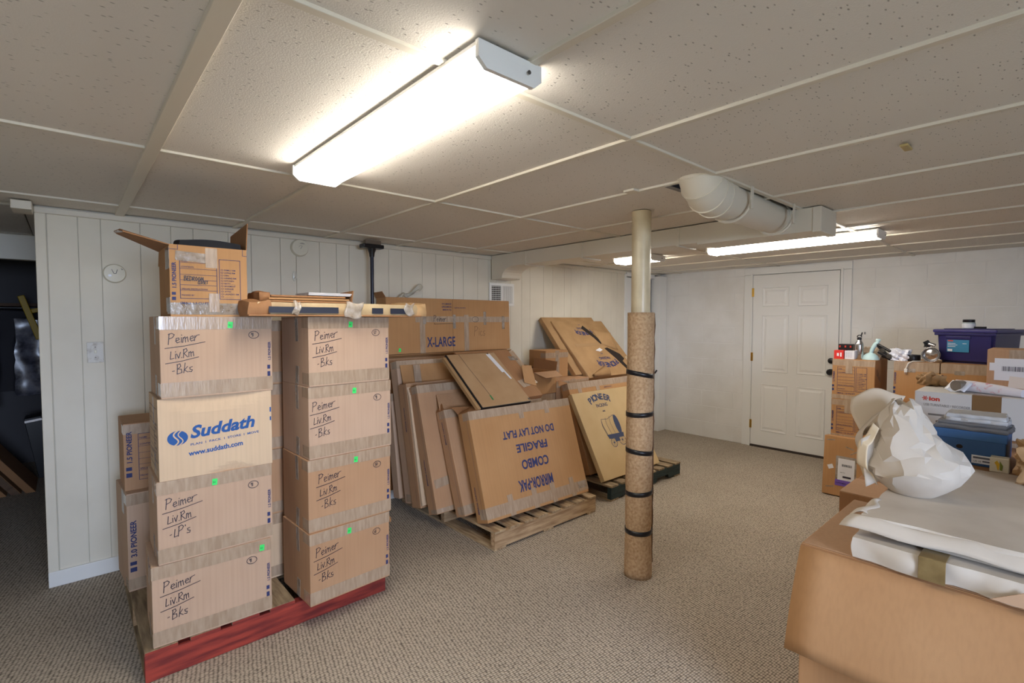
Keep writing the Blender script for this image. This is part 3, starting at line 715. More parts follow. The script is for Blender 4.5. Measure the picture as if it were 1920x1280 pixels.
i = Ink(); hand(i, 'BEDROOM', .05, .152, .02, .0026, -.02, 3); hand(i, 'CLOSET', .10, .138, .014, .0024, .06, 4); i.build('handwriting', INK, k.o, k.F['front'], .0018)
tape_band(k, 'front', .008, .05, TAPEW); deco(k.o, 'tape', TAPE, k.F['front'], .13, .21, .045, .085, .0016); deco(k.o, 'clear_tape', TAPEW, k.F['front'], .02, .235, .12, .04, .0014, -.05); deco(k.o, 'tape', TAPE, k.F['front'], .14, .02, .04, .08, .0018)
deco(k.o, 'clear_tape', TAPEW, k.F['left'], .2, .2, .1, .09, .0014); deco(k.o, 'clear_tape', TAPEW, k.F['left'], .2, .02, .1, .06, .0014)
o = crumple('black_cloth', (.25, .22, .16), mat('black_fabric', col(24, 25, 32), .8), None, .02, 4, 10); o.location = (.485, 2.645, z[4]+.172); tag(o, 'black folded cloth poking out of the open carton', 'cloth')
# ---- torn flat packages on the right stack
t = thing('flat_package', 'long torn flat package with peeling clear tape lying across the right stack', 'package', (1.02, 2.48, 1.5185), (0, 0, -.012))
box('tray', -.44, .405, -.15, .17, 0, .008, CBB, t, .002)
crumple('wrapping', (.80, .30, .055), mat('yellowed_wrap', col(206, 182, 140), .5, c2=col(176, 146, 104), scale=9, bump=.3, bscale=30), t, .012, 5, 16, 14, round_=.1, M=Matrix.Translation((-.01, .01, .008)))
for a, b in ((-.36, -.05), (.12, .18), (.22, .34)): deco(t, 'dark_print', mat('navy_print', col(34, 38, 54), .6), Matrix(((1, 0, 0, 0), (0, 0, -1, -.152), (0, 1, 0, .015), (0, 0, 0, 1))), a, 0, b-a, .028, .001)
for s, (a, w_) in enumerate(((-.26, .03), (-.02, .085), (.30, .05))):
    sheet('peeling_tape', lambda u, v, a=a, w_=w_, s=s: (a+u*w_+.006*sin(v*5+s), -.156-.006*sin(v*3+s)**2-.003*u, .068-v*(.075 if s == 1 else .06)+.006*sin(u*6+s)), 6, 8, TAPEW, t, .001)
crumple('torn_end', (.08, .26, .07), mat('torn_cardboard', col(196, 158, 110), .85), t, .02, 9, 8, 22, round_=.2, M=Matrix.Translation((.405, 0, .003)))
crumple('torn_end', (.09, .28, .065), CBB, t, .02, 10, 8, 22, round_=.2, M=Matrix.Translation((-.395, .0, .003)))
t = thing('flat_package', 'smaller brown torn packet with white papers on top of the long package', 'package', (.90, 2.56, 1.586), (0, .0, .0))
for j in range(3): o = box('cardboard_layer', -.215+.01*j, .2-.02*j, -.1, .1, .012*j, .012*j+.009, (CBB, CBO, CBB)[j], t, .002)
for j in range(4): o = box('paper', -.02, .19+.004*j, -.09, .1, .037+.0035*j, .0395+.0035*j, WPAPER, t)
flap([(.19, -.1, .0), (.19, .1, .0), (.215, .1, .062), (.2, -.1, .066)], 'torn_flap', CBB, t)
crumple('torn_edge', (.05, .2, .045), CBB, t, .018, 3, 6, 25, M=Matrix.Translation((-.22, 0, .0)))

# =================================================================== MIRROR CARTONS ON THE PALE PALLET
def leanbox(label, xl, xr, y, z, th, h, t, yaw=0, m=CB, **kw):
    Wd = math.hypot(xr-xl, 0)
    return carton(label, Wd, t, h, m, rot=(-radians(th), 0, radians(yaw)), anchor=((-Wd/2, t/2, 0), (xl, y, z)), **kw)
GM = None
k = leanbox('front carton printed MIRROR-PAK upside down, leaning on pale pallet', 2.027, 3.007, 2.622, ZP, 18.3, .743, .125, -2.3, CBO, name='mirror_carton')
tape_band(k, 'front', .743-.06, .059, TAPE, ('left',)); tape_band(k, 'front', .02, .075, TAPE, ('left',))
i = Ink(); F = k.F['front'] @ Matrix.Translation((k.W, k.H, 0)) @ Matrix.Rotation(pi, 4, 'Z')
for tx, yy, sz, wd_ in (('MIRROR-PAK', .535, .105, .33), ('COMBO', .40, .09, .26), ('FRAGILE', .285, .08, .30), ('DO NOT LAY FLAT', .18, .075, .50)):
    i = Ink(); i.text(tx, .475+(.03 if yy > .5 else 0), yy, sz, wd_, 0, .03, align='c'); i.build('printed_text', BLUE, k.o, F)
i = Ink(); i.text('MIRROR CARTON', .05, .06, .022, None, pi/2); i.rect(.085, .01, .0015, .7); i.build('printed_text', BLUE, k.o, k.F['left'])
for a, b in ((.44, .66), (.70, .67)): deco(k.o, 'tape', TAPE, k.F['front'], a, b-.02, .045, .1, .0018)
for a in (.2, .42, .6, .8): deco(k.o, 'tape', TAPE, k.F['front'], a, .0, .045, .14, .0018, .06)
deco(k.o, 'clear_tape', TAPEW, k.F['front'], .88, .04, .09, .05, .002)
flap([(-k.W/2, -k.D/2, k.H), (-k.W/2, k.D/2, k.H), (-k.W/2-.02, k.D/2+.03, k.H+.06), (-k.W/2+.14, k.D/2+.03, k.H+.05), (-k.W/2+.12, -k.D/2+.01, k.H+.004)], m=CBB, par=k.o)
k = leanbox('second mirror carton, with lifted top flap, leaning behind the front one', 1.985, 2.96, 2.806, ZP, 19.9, .742, .106, 0, CB, name='mirror_carton')
tape_band(k, 'front', .68, .06); tape_band(k, 'front', .01, .06)
i = Ink(); i.text('MIRROR CARTON', .06, .5, .02, None, pi/2); i.rect(.075, .01, .0015, .7); i.build('printed_text', BLUE, k.o, k.F['left'])
flap([(-k.W/2+.0, .0, k.H+.004), (-k.W/2+.3, .0, k.H+.004), (-k.W/2+.26, .05, k.H+.13), (-k.W/2+.03, .05, k.H+.13)], m=CB, par=k.o)
flap([(-k.W/2, -k.D/2, k.H), (-k.W/2, k.D/2, k.H), (-k.W/2+.03, 0, k.H+.055)], m=CBB, par=k.o)
k = leanbox('third mirror carton, green sticker low on its front, wide tape near the base', 1.866, 2.83, 2.972, ZP, 17.1, .908, .112, 0, CB, name='mirror_carton')
tape_band(k, 'front', .85, .058); deco(k.o, 'tape', TAPE, k.F['front'], .02, .17, .3, .06, .0012, .1); sticker(k, .17, .06); tape_band(k, 'front', .005, .03)
i = Ink(); i.text('MIRROR CARTON', .06, .2, .022, None, pi/2); i.rect(.08, .01, .0015, .87); i.build('printed_text', BLUE, k.o, k.F['left'])
k = leanbox('fourth mirror carton, tall back flap standing open with a tape strip', 1.849, 2.83, 3.171, ZP, 12.7, .901, .122, 0, CB, name='mirror_carton')
i = Ink(); i.text('MIRROR CARTON', .06, .55, .022, None, pi/2); i.rect(.08, .01, .0015, .87); i.build('printed_text', BLUE, k.o, k.F['left'])
fo = flap([(-k.W/2+.03, k.D/2-.03, k.H), (k.W/2-.15, k.D/2-.03, k.H), (k.W/2-.15, k.D/2-.01, k.H+.15), (-k.W/2+.03, k.D/2-.01, k.H+.15)], m=CBO, par=k.o)
box('tape', -k.W/2+.13, -k.W/2+.19, k.D/2-.036, k.D/2-.0345, k.H-.02, k.H+.145, TAPE, fo)
for j in range(4): box('edge_layer', -k.W/2+.002+j*.0, k.W/2, -k.D/2-.006-.006*j, -k.D/2-.002-.006*j, .02, k.H-.03-.02*j, CBL, k.o)
k = leanbox('fifth mirror carton, tallest dusty grey brown, beside the right stack', 1.857, 2.90, 3.284, ZP, 12, 1.065, .10, 0, CBP, name='mirror_carton')
tape_band(k, 'front', 1.005, .058, TAPE); tape_band(k, 'front', .01, .06)
box('tape_patch', -k.W/2-.001, -k.W/2+.05, -k.D/2-.0015, -k.D/2-.0005, .3, .36, TAPE, k.o)
k = leanbox('sixth mirror carton at the back of the pale pallet', 1.849, 2.88, 3.45, ZP, 9, .80, .09, 0, CBP, name='mirror_carton')
tape_band(k, 'front', .74, .058)
# tall wide carton at the wall with the x-large carton on it
k = carton('wide plain carton standing at the wall under the X-LARGE carton', 1.30, .08, 1.095, CB, (2.51, 3.65, ZP), (0, 0, 0), name='wardrobe_carton')
flap([(-.66, -.045, 1.07), (.66, -.045, 1.07), (.66, -.085, 1.095), (-.66, -.085, 1.095)], m=CBO, par=k.o); tape_band(k, 'front', .9, .06)
k = carton('large carton printed X-LARGE and handwritten Pics, against the panelled wall', 1.284, .16, .455, CBO, (2.507, 3.64, 1.2268), (-radians(2.0), 0, 0), name='picture_carton')
F = k.F['front']; i = Ink(); i.text('X-LARGE', .365, .05, .115, .285, 0, .02); i.text('4 PC MIRROR', .52, .405, .02, .10); i.text('LARGE MIRROR', .52, .38, .02, .10); i.text('MIRROR PAK', .53, .355, .02, .09); i.text('CARTON CONTENTS', .65, .375, .014, .12)
i.build('printed_text', BLUE, k.o, F)
i = Ink(); hand(i, 'Peimer', .435, .262, .05, .0035, 0, 5); i.line([(.44, .25), (.44, .24), (.63, .245)], .003); i.build('handwriting', INK, k.o, F, .0022)
i = Ink(); hand(i, 'Pics', .86, .13, .085, .0025, .02, 6); i.build('handwriting', mat('faint_ink', col(96, 66, 52), .7), k.o, F, .0022)
i = Ink(); i.ellipse(.875, .28, .036, .024, .003); i.build('circled_number', INK, k.o, F, .0022)
deco(k.o, 'tape', TAPE, F, .26, .255, 1.02, .05, .0008); deco(k.o, 'tape', TAPE, F, .30, .0, .05, .28, .0012); deco(k.o, 'tape', TAPE, F, .75, .0, .05, .32, .0012)
for a, b in ((.63, .2), (.97, .23), (1.19, .19), (.33, .24)): deco(k.o, 'clear_tape', TAPEW, F, a, b, .03, .12, .0016)
sticker(k, .10, .02)
i = Ink(); i.rect(.63, 0, .002, .455); i.build('flap_seam', DARK, k.o, F)
flap([(-.642, .08, .455), (-.642, -.08, .455), (-.66, -.06, .50), (-.66, .08, .50)], m=CBB, par=k.o)
o = sheet('plastic_scrap', lambda u, v: (2.06+u*.18+.02*sin(v*4), 3.70+.03*sin(u*5), 1.69+.11*u*(1-v*.6)+.02*sin(u*9)), 8, 5, mat('clear_film', col(196, 190, 172), .2), None, .0015)
tag(o, 'scrap of clear plastic film standing on the X-LARGE carton', 'plastic film')
# tilted framed panel on top of the mirror cartons
k = leanbox('brown backed picture frame with black edge, tilted on the mirror cartons', 2.150, 2.632, 2.745, .866, 52.3, .572, .026, 0, BLACK, name='framed_picture', cat='picture')
deco(k.o, 'paper_backing', mat('backing_board', col(182, 148, 108), .8, c2=col(170, 134, 94), scale=5), k.F['front'], .012, .004, .468, .562, .002)
i = Ink(); i.line([(.12, .56), (.125, .4), (.138, .2), (.145, .06)], .003); i.build('hanging_wire', INK, k.o, k.F['front'], .004)
deco(k.o, 'green_wire_tag', mat('green_wire', col(40, 130, 70), .5), k.F['front'], .137, .06, .01, .045, .005)
deco(k.o, 'torn_white_patch', WPAPER, k.F['front'], .41, .33, .04, .22, .004, .12); deco(k.o, 'torn_white_patch', WPAPER, k.F['front'], .44, .25, .018, .09, .004, .1)
for a, b in ((.40, .545), (.465, .015)): deco(k.o, 'corner_dot', BLACK, k.F['front'], a, b, .012, .016, .004)
box('edge_board', -k.W/2-.03, -k.W/2-.004, -.010, .02, .0, .55, KR, k.o, .003)
k = leanbox('torn flat carton with taped end lying behind the framed picture', 2.30, 2.86, 2.855, .868, 51.5, .56, .04, 0, CBB, name='flat_carton', cat='box')
deco(k.o, 'clear_tape', TAPEW, k.F['front'], .5, .42, .09, .05, .0012); deco(k.o, 'tape', TAPE, k.F['front'], .42, .1, .19, .08, .0012, .2); deco(k.o, 'tape', TAPE, k.F['front'], .56, .2, .05, .34, .0012)
flap([(k.W/2-.1, -k.D/2-.002, .15), (k.W/2, -k.D/2-.002, .1), (k.W/2+.04, -k.D/2-.06, .28), (k.W/2-.05, -k.D/2-.05, .3)], m=CBO, par=k.o)
# =================================================================== GREEN PALLET GROUP
k = leanbox('pale carton with covered wagon emblem, leaning in front on green pallet', 3.323, 4.163, 2.60, ZP, 28.5, .79, .046, 0, mat('pale_kraft_card', col(206, 178, 130), .7, c2=col(196, 166, 118), scale=4), name='picture_carton')
F = k.F['front']; i = Ink()
def arc_text(i, body, cx, cy, r, size, a0, a1, bold=.03):
    ws = [.45 if ch == 'I' else 1 for ch in body]; tot = sum(ws)-(ws[0]+ws[-1])/2
    for n, ch in enumerate(body):
        a = a0+(a1-a0)*(sum(ws[:n])+ws[n]/2-ws[0]/2)/tot; i.text(ch, cx+r*sin(a), cy+r*cos(a), size, None, -a, bold, align='c')
def emblem(i, cx, cy, s=1):
    arc_text(i, 'PIONEER', cx, cy-.30*s, .30*s, .082*s, -.42, .42, .04)
    i.text('PACKING', cx, cy-.07*s, .045*s, .16*s, 0, .02, align='c'); i.text('INC', cx, cy-.12*s, .022*s, None, 0, .02, align='c')
emblem(i, .345, .70)
i.build('printed_emblem', mat('slate_print', col(62, 72, 100), .7), k.o, F); i = Ink()
def wagon(i, x, y, s):
    w = .005*s
    for wx, r in ((.06, .055), (.235, .065)):
        i.ellipse(x+wx*s, y+r*s, r*s, r*s, w*1.4)
        for a in range(8): i.line([(x+wx*s, y+r*s), (x+wx*s+r*s*cos(a*pi/4), y+r*s+r*s*sin(a*pi/4))], w*.6)
        i.disc(x+wx*s, y+r*s, .012*s, .012*s, 10)
    i.quad([(x-.0*s, y+.11*s), (x+.29*s, y+.10*s), (x+.31*s, y+.155*s), (x-.02*s, y+.165*s)])
    for a in range(4): i.line([(x+(.0+.075*a)*s, y+.165*s), (x+(-.03+.08*a)*s, y+.30*s), (x+(-.02+.085*a)*s, y+(.37+.01*a)*s)], w)
    i.line([(x-.02*s, y+.37*s), (x+.1*s, y+.36*s), (x+.235*s, y+.40*s)], w); i.line([(x-.02*s, y+.37*s), (x-.04*s, y+.28*s), (x-.01*s, y+.165*s)], w)
    i.quad([(x+(.255+.05*cos(a))*s, y+(.27+.13*sin(a))*s) for a in [2*pi*j/16 for j in range(16)]])
    i.rect(x+.1*s, y+.06*s, .09*s, .05*s)
wagon(i, .27, .25, .72)
i.build('printed_wagon', mat('slate_print', col(62, 72, 100), .7), k.o, F)
k = leanbox('taped mirror carton leaning behind the wagon emblem carton', 3.352, 4.304, 2.82, ZP, 19.7, .822, .09, 0, CBO, name='mirror_carton')
tape_band(k, 'front', .76, .06); deco(k.o, 'tape', TAPE, k.F['front'], .38, .70, .05, .12, .0016); deco(k.o, 'tape', TAPE, k.F['front'], .12, .66, .05, .16, .0016)
i = Ink(); i.text('MIRROR CARTON', .5, .735, .014); i.build('printed_text', BLUE, k.o, k.F['front'], .0018)
flap([(-k.W/2, -k.D/2, k.H-.0), (-k.W/2, k.D/2, k.H-.0), (-k.W/2-.06, .0, k.H+.04), (-k.W/2-.12, -k.D/2, k.H-.02)], m=CBB, par=k.o)
# boxes standing behind, carrying the wrapped pictures
k = carton('taped carton at left on green pallet, carrying the tilted carton', .46, .42, .82, CB, (3.56, 3.335, ZP), (0, 0, .0), name='moving_box'); tape_band(k, 'front', .75, .06); deco(k.o, 'tape', TAPE, k.F['front'], .2, .7, .06, .12, .0016); deco(k.o, 'clear_tape', TAPEW, k.F['front'], .02, .75, .16, .05, .0016)
k = carton('tall brown carton under the wrapped pictures by the wall', .60, .42, .76, CBB, (4.10, 3.335, ZP), (0, 0, 0), name='moving_box'); tape_band(k, 'front', .69, .06)
k = carton('tilted carton with a vertical tape strip below the wrapped pictures', .28, .26, .26, CBO, (3.53, 3.42, .951), (0, 0, -.12), name='moving_box')
deco(k.o, 'tape', TAPE, k.F['front'], .12, 0, .05, .26, .0012); deco(k.o, 'clear_tape', TAPEW, k.F['front'], .135, .02, .012, .2, .002); tape_band(k, 'front', .19, .05)
i = Ink(); i.rect(.1, .1, .05, .06); i.build('printed_mark', BLUE, k.o, k.F['left'])
flap([(-.14, -.13, .0), (-.14, .13, .0), (-.22, .13, .12), (-.20, -.12, .10)], m=CBB, par=k.o)
k = carton('small open brown carton between the framed picture and the taped carton', .28, .3, .20, CBO, (3.17, 3.26, .845), (0, 0, 0), name='moving_box', body=False)
joined('body', [(-.14, .14, -.15, -.146, 0, .2), (-.14, .14, .146, .15, 0, .2), (-.14, -.136, -.146, .146, 0, .2), (.136, .14, -.146, .146, 0, .2), (-.136, .136, -.146, .146, 0, .004)], CBO, k.o)
flap([(.14, -.15, .2), (.14, .15, .2), (.155, .15, .30), (.155, -.15, .28)], m=CBB, par=k.o); flap([(-.14, -.15, .2), (.14, -.15, .2), (.12, -.25, .16), (-.10, -.26, .16)], m=CB, par=k.o)
k = carton('brown carton under the small open carton between the pallets', .24, .46, .845, CBB, (3.19, 3.35, 0), (0, 0, 0), name='moving_box'); tape_band(k, 'front', .78, .06)
# wrapped pictures
k = leanbox('brown paper wrapped picture, rear one, leaning on the panelled wall', 3.726, 4.56, 3.27, .93, 40.8, .755, .05, 0, KR, name='wrapped_picture', cat='picture')
k = leanbox('torn brown paper wrapped picture printed upside down, leaning in front', 3.83, 4.68, 3.185, .895, 43.5, .77, .055, 0, KR, name='wrapped_picture', cat='picture')
F = k.F['front']; F2 = F @ Matrix.Translation((k.W, k.H, 0)) @ Matrix.Rotation(pi, 4, 'Z'); i = Ink()
emblem(i, .41, .60, 1.1); i.build('printed_emblem', BLUE, k.o, F2); i = Ink(); emblem(i, .45, .16, .9); i.build('printed_emblem', BLUE, k.o, F2)
prism('torn_hole', [(.40, .66), (.45, .70), (.53, .58), (.58, .45), (.54, .42), (.50, .52)], .003, DARK, k.o, F)
prism('torn_hole', [(.55, .36), (.60, .37), (.74, .27), (.76, .20), (.70, .17), (.73, .04), (.80, .06), (.80, .03), (.70, .0), (.62, .22)], .003, DARK, k.o, F)
prism('white_tear', [(.38, .34), (.47, .37), (.50, .34), (.44, .32)], .004, WPAPER, k.o, F)
deco(k.o, 'paper_tape', mat('paper_tape', col(166, 132, 92), .7), F, .12, .40, .72, .045, .0016)
sheet('lifted_paper', lambda u, v: tuple(F @ Vector((.56+u*.2, .42+v*.22-u*.1, .005+.05*u*v))), 6, 6, KR, k.o, .001)
sheet('lifted_paper', lambda u, v: tuple(F @ Vector((.78+u*.1, .02+v*.2, .006+.04*v*u))), 5, 5, mat('pale_kraft', col(208, 184, 152), .8), k.o, .001)
sheet('paper_fold', lambda u, v: tuple(F @ Vector((.06+u*.28, .0+v*.10*(.3+u), .004+.03*sin(v*pi)))), 8, 5, KR, k.o, .001)
F3 = k.F['left']
sheet('paper_fold', lambda u, v: tuple(F3 @ Vector((u*.055, v*.77, .003+.004*sin(v*30)*u))), 3, 20, KR, k.o, .001)

# =================================================================== BOXES BY THE BLOCK WALL (fronts face -X)
RX = -pi/2
def rbox(label, x0, y0, y1, z0, z1, depth, m=CB, rot=0, **kw):
    return carton(label, y1-y0, depth, z1-z0, m, (x0+depth/2, (y0+y1)/2, z0), (0, 0, RX+rot), **kw)
for n, (z0, z1) in enumerate(((ZP, .475), (.475, .82), (.82, 1.165))):
    k = rbox(['lowest box of the stack beside the white door, behind the taped parcel', 'middle box with printed form in the stack beside the white door', 'top box with printed form and small things on it, beside the white door'][n], 5.0, 1.075, 1.385, z0, z1, .42, CBO)
    i = Ink(); form_print(i, .04, .07, .215, .21); i.text('SMALL 1.5 CU FT', .04, .045, .018); i.build('printed_form', BLUE, k.o, k.F['front'])
    pioneer_side(k, 'front', .006, size=.018)
    tape_band(k, 'front', k.H-.055, .05, TAPE, ()); tape_band(k, 'front', .002, .035, TAPE, ())
    deco(k.o, 'tape', TAPE, k.F['front'], .1, k.H-.12, .05, .12, .0018)
    i = Ink(); hand(i, 'BkBsB', .05, .22, .05, .004, -.55, n); i.build('handwriting', INK, k.o, k.F['right'])
for n, (y0, y1, lab) in enumerate(((.67, .955, 'plain taped carton in the middle of the wall row, hanging plug on it'), (.375, .662, 'plain taped carton at right of the wall row, below the blue tote'))):
    k = rbox(lab, 5.03, y0, y1, .845, 1.168, .42, CBO)
    tape_band(k, 'front', k.H-.075, .075, TAPE, ('left',)); pioneer_side(k, 'front', .004, size=.018); deco(k.o, 'clear_tape', TAPEW, k.F['front'], .08, .24, .06, .03, .0014)
k = rbox('wide lower carton with loose lid below the wall row', 4.86, .15, 1.06, ZP, .835, .6, CB)
flap([(-.455, -.3, .706), (.455, -.3, .706), (.455, -.33, .69), (-.455, -.33, .69)], m=CBO, par=k.o); tape_band(k, 'front', .62, .06)
deco(k.o, 'lid', CBO, k.F['top'], 0, 0, .9, .17, .009)
# taped parcel on the floor
k = carton('brown taped parcel with white shipping label and purple band, leaning by the stack', .30, .10, .50, CBO, rot=(-radians(5), 0, RX), anchor=((-.15, .05, 0), (4.952, 1.40, 0.0)), name='parcel', cat='parcel')
F = k.F['front']; deco(k.o, 'plastic_pouch', TAPEW, F, .095, .09, .15, .25, .001); deco(k.o, 'shipping_label', WPAPER, F, .112, .12, .12, .2, .0018); deco(k.o, 'purple_band', mat('purple_print', col(116, 84, 176), .4), F, .095, .09, .14, .05, .0024); deco(k.o, 'paper_square', WPAPER, F, .045, .215, .04, .035, .0018, .4)
i = Ink(); rs = random.Random(3); xx = .14
while xx < .21: w_ = rs.choice((.001, .002, .003)); i.rect(xx, .255, w_, .02); xx += w_+.002
i.text('SHIP TO', .13, .2, .01); i.rect(.15, .16, .06, .016); i.text('CUSTOMER COPY', .1, .108, .014, .12); i.build('label_print', INK, k.o, F, .0032)
for a, b, an in ((.02, .46, .1), (.16, .42, -.3), (.03, .06, .2), (.2, .36, .6)): deco(k.o, 'clear_tape', TAPEW, F, a, b, .06, .008, .0012, an)
# low brown box with writing behind the big carton
k = rbox('brown carton with black handwriting, just behind the big foreground carton', 2.93, .10, .765, 0, .625, .52, CBB)
i = Ink(); hand(i, 'cd', .06, .50, .10, .006, .1, 3); i.build('handwriting', INK, k.o, k.F['front'])
deco(k.o, 'lid', CB, k.F['top'], 0, 0, .66, .3, .005)

# ---- small things on the wall row
T1 = 1.1655
def small(name, label, cat, x, y, z=T1, rot=0): return thing(name, label, cat, (x, y, z), (0, 0, rot))
t = small('small_carton', 'small bright red carton on the corner of the top form box', 'box', 5.05, 1.345)
box('body', -.03, .05, -.036, .036, 0, .075, mat('red_card', col(216, 48, 42), .5), t, .002); box('printed_patch', -.0308, -.03, -.002, .014, .025, .05, WPAPER, t)
box('printed_patch', -.0308, -.03, -.022, -.012, .02, .055, WPAPER, t)
t = small('small_carton', 'small white printed carton next to the red one', 'box', 5.06, 1.268)
box('body', -.03, .05, -.037, .035, 0, .072, WPAPER, t, .002)
i = Ink(); rs = random.Random(5); [i.rect(.01+.016*j, .018+.012*q, .011, .003) for j in range(3) for q in range(4)]; i.build('printed_lines', mat('grey_print', col(150, 140, 160), .6), t, Matrix(((0, 0, -1, -.03), (-1, 0, 0, .035), (0, 1, 0, 0), (0, 0, 0, 1))))
t = small('small_carton', 'black carton with red marks behind the red and white cartons', 'box', 5.20, 1.33)
box('body', -.05, .05, -.055, .055, 0, .125, BLACK, t, .002)
for yy in (-.045, -.006, .036): box('red_mark', -.0508, -.05, yy, yy+.012, .095, .112, mat('red_print', col(200, 60, 40), .5), t)
t = small('water_bottle', 'brushed aluminium water bottle with black loop cap', 'bottle', 5.10, 1.215)
lathe('bottle', [(.030, 0), (.033, .004), (.033, .12), (.030, .14), (.018, .158), (.016, .17)], CHROME, t, 24)
lathe('cap', [(.017, .168), (.017, .186), (.01, .19)], BLACK, t, 16)
tube('cap_loop', [(0, .016*cos(a), .19+.018*sin(a)) for a in [pi*i_/10 for i_ in range(11)]], .004, BLACK, t, 8)
tube('straw_spout', [(.0, -.012, .2), (0, -.02, .232)], .005, BLACK, t, 8)
t = small('desk_lamp', 'pale aqua desk lamp with dome base and tilted arm', 'lamp', 5.12, 1.135)
AQ = mat('aqua_plastic', col(196, 226, 226), .35)
lathe('base', [(.062, 0), (.062, .008), (.05, .034), (.03, .052), (.012, .06), (0, .061)], AQ, t, 28)
tube('arm', [(0, .0, .055), (0, -.01, .09), (.0, -.03, .13), (0, -.058, .17)], .011, AQ, t, 10, [.013, .016, .017, .012])
lathe('lamp_cap', [(.0, .18), (.016, .178), (.02, .165)], AQ, t, 16, cap=False).location = (0, -.05, 0)
o = crumple('crumpled_paper', (.14, .16, .09), mat('beige_tissue', col(206, 184, 160), .8), None, .035, 11, 12, 75); o.location = (5.26, 1.155, T1); tag(o, 'crumpled beige tissue paper behind the aqua lamp', 'paper')
t = small('goggles', 'black strapped goggles lying tilted on the crumpled paper', 'goggles', 5.10, 1.025, T1+.003)
tube('strap', [(.02, .075, .135), (.015, .03, .11), (0, -.02, .08), (-.0, -.06, .055), (.01, -.05, .03), (.02, 0, .05), (.03, .05, .1), (.02, .075, .135)], .011, BLACK, t, 8)
tube('frame', [(-.01, .05, .07), (-.012, .01, .045), (-.012, -.03, .015), (-.005, -.045, .015)], .016, BLACK, t, 8)
for yy in (.02, -.025): o = lathe('lens', [(.02, 0), (.018, .006), (0, .008)], mat('smoke_lens', col(70, 66, 60), .1), t, 14); o.rotation_euler = (0, -pi/2, 0); o.location = (-.022, yy, .06+yy)
tube('side_arm', [(0, .03, .03), (.02, -.02, .0075), (.03, -.06, .0075)], .0065, BLACK, t, 6)
o = crumple('plastic_bag', (.12, .12, .085), mat('white_plastic_bag', col(228, 230, 238), .35), None, .035, 14, 12, 75); o.location = (5.14, .935, 1.1685); tag(o, 'white crumpled plastic bag next to the round black tin', 'bag')
t = small('round_tin', 'round black tin between the plastic bag and the clamp lamp', 'tin', 5.15, .86, 1.1685)
lathe('tin', [(.055, 0), (.056, .003), (.056, .048), (.054, .052), (0, .052)], BLACK, t, 28)
t = small('clamp_lamp', 'chrome reflector clamp lamp with white cord hanging over the carton edge', 'lamp', 5.13, .735, 1.1685)
o = lathe('reflector', [(.058, -.035), (.06, -.032), (.05, .0), (.028, .03), (.02, .04)], CHROME, t, 28, cap=False); o.rotation_euler = (0, pi/2, 0); o.location = (0, 0, .06); s_ = o.modifiers.new('t', 'SOLIDIFY'); s_.thickness = .002
o = lathe('bulb_dish', [(.05, 0), (.03, .012), (0, .018)], CHROME, t, 24, cap=False); o.rotation_euler = (0, -pi/2, 0); o.location = (-.012, 0, .06)
tube('socket', [(.04, 0, .06), (.1, .0, .075)], .02, BLACK, t, 14)
tube('clamp', [(.05, .02, .1), (.02, .03, .135), (.0, .015, .145), (0, -.02, .13)], .014, CHROME, t, 8)
tube('clamp_grip', [(.0, .035, .12), (.0, .04, .15), (.01, .02, .16)], .018, BLACK, t, 10)
CW = mat('white_cord', col(222, 218, 210), .5)
tube('cord', [(.02, .02, .006), (-.06, .06, .006), (-.098, .1, .006), (-.109, .125, -.01), (-.111, .135, -.04), (-.111, .14, -.055)], .0045, CW, t, 8)
box('plug', -.118, -.104, .13, .15, -.085, -.055, CW, t, .003)
for yy in (.135, .144): box('prong', -.112, -.110, yy, yy+.003, -.1, -.085, CHROME, t)
# blue tote
t = thing('storage_tote', 'dark blue plastic storage tote with lid and teal label, above the wall row', 'tote', (5.36, .485, 1.1685), (0, 0, radians(-107)))
NAVY = mat('navy_plastic', col(44, 42, 96), .3)
bm = bmesh.new(); bmesh.ops.create_cube(bm, size=1)
for vtx in bm.verts:
    s = .94 if vtx.co.z < 0 else 1.0; vtx.co = Vector((vtx.co.x*.36*s, vtx.co.y*.42*s, (vtx.co.z+.5)*.235))
bmesh.ops.bevel(bm, geom=bm.edges[:], offset=.018, segments=3, affect='EDGES')
me = bpy.data.meshes.new('tub'); bm.to_mesh(me); bm.free(); me.polygons.foreach_set('use_smooth', [True]*len(me.polygons)); me.set_sharp_from_angle(angle=radians(35)); link('tub', me, NAVY, t)
LIDM = mat('navy_lid', col(62, 58, 118), .3)
box('lid', -.2, .2, -.232, .232, .236, .262, LIDM, t, .009); box('lid_rim', -.192, .192, -.222, .222, .215, .235, NAVY, t, .004)
box('lid_panel', -.15, .15, -.18, .18, .2621, .268, LIDM, t, .004)
F = Matrix(((1, 0, 0, 0), (0, 0, -1, -.2075), (0, 1, 0, 0), (0, 0, 0, 1)))
lb = deco(t, 'label', mat('teal_label', col(52, 128, 168), .4), F, -.11, .085, .14, .095, .003)
deco(lb, 'label_red', mat('red_print', col(200, 60, 40), .5), F, -.105, .168, .035, .009, .0038); i = Ink(); [i.rect(-.104, .15-.012*q, .05+.012*(q % 2), .004) for q in range(3)]; i.rect(-.104, .09, .03, .018); i.rect(-.01, .15, .025, .004); i.build('label_print', WPAPER, lb, F, .0042)
box('handle_ledge', -.12, .04, -.214, -.205, .188, .21, NAVY, t, .004)
t = thing('jar', 'white labelled jar with black lid standing on the tote', 'jar', (5.26, .535, 1.4366))
lathe('body', [(.036, 0), (.04, .003), (.04, .04), (.037, .048)], mat('grey_jar', col(176, 186, 186), .3), t, 24); lathe('lid', [(.036, .0481), (.037, .05), (.037, .068), (.034, .071), (0, .071)], BLACK, t, 24)
lathe('label', [(.0405, .006), (.0405, .038)], WPAPER, t, 24, cap=False)
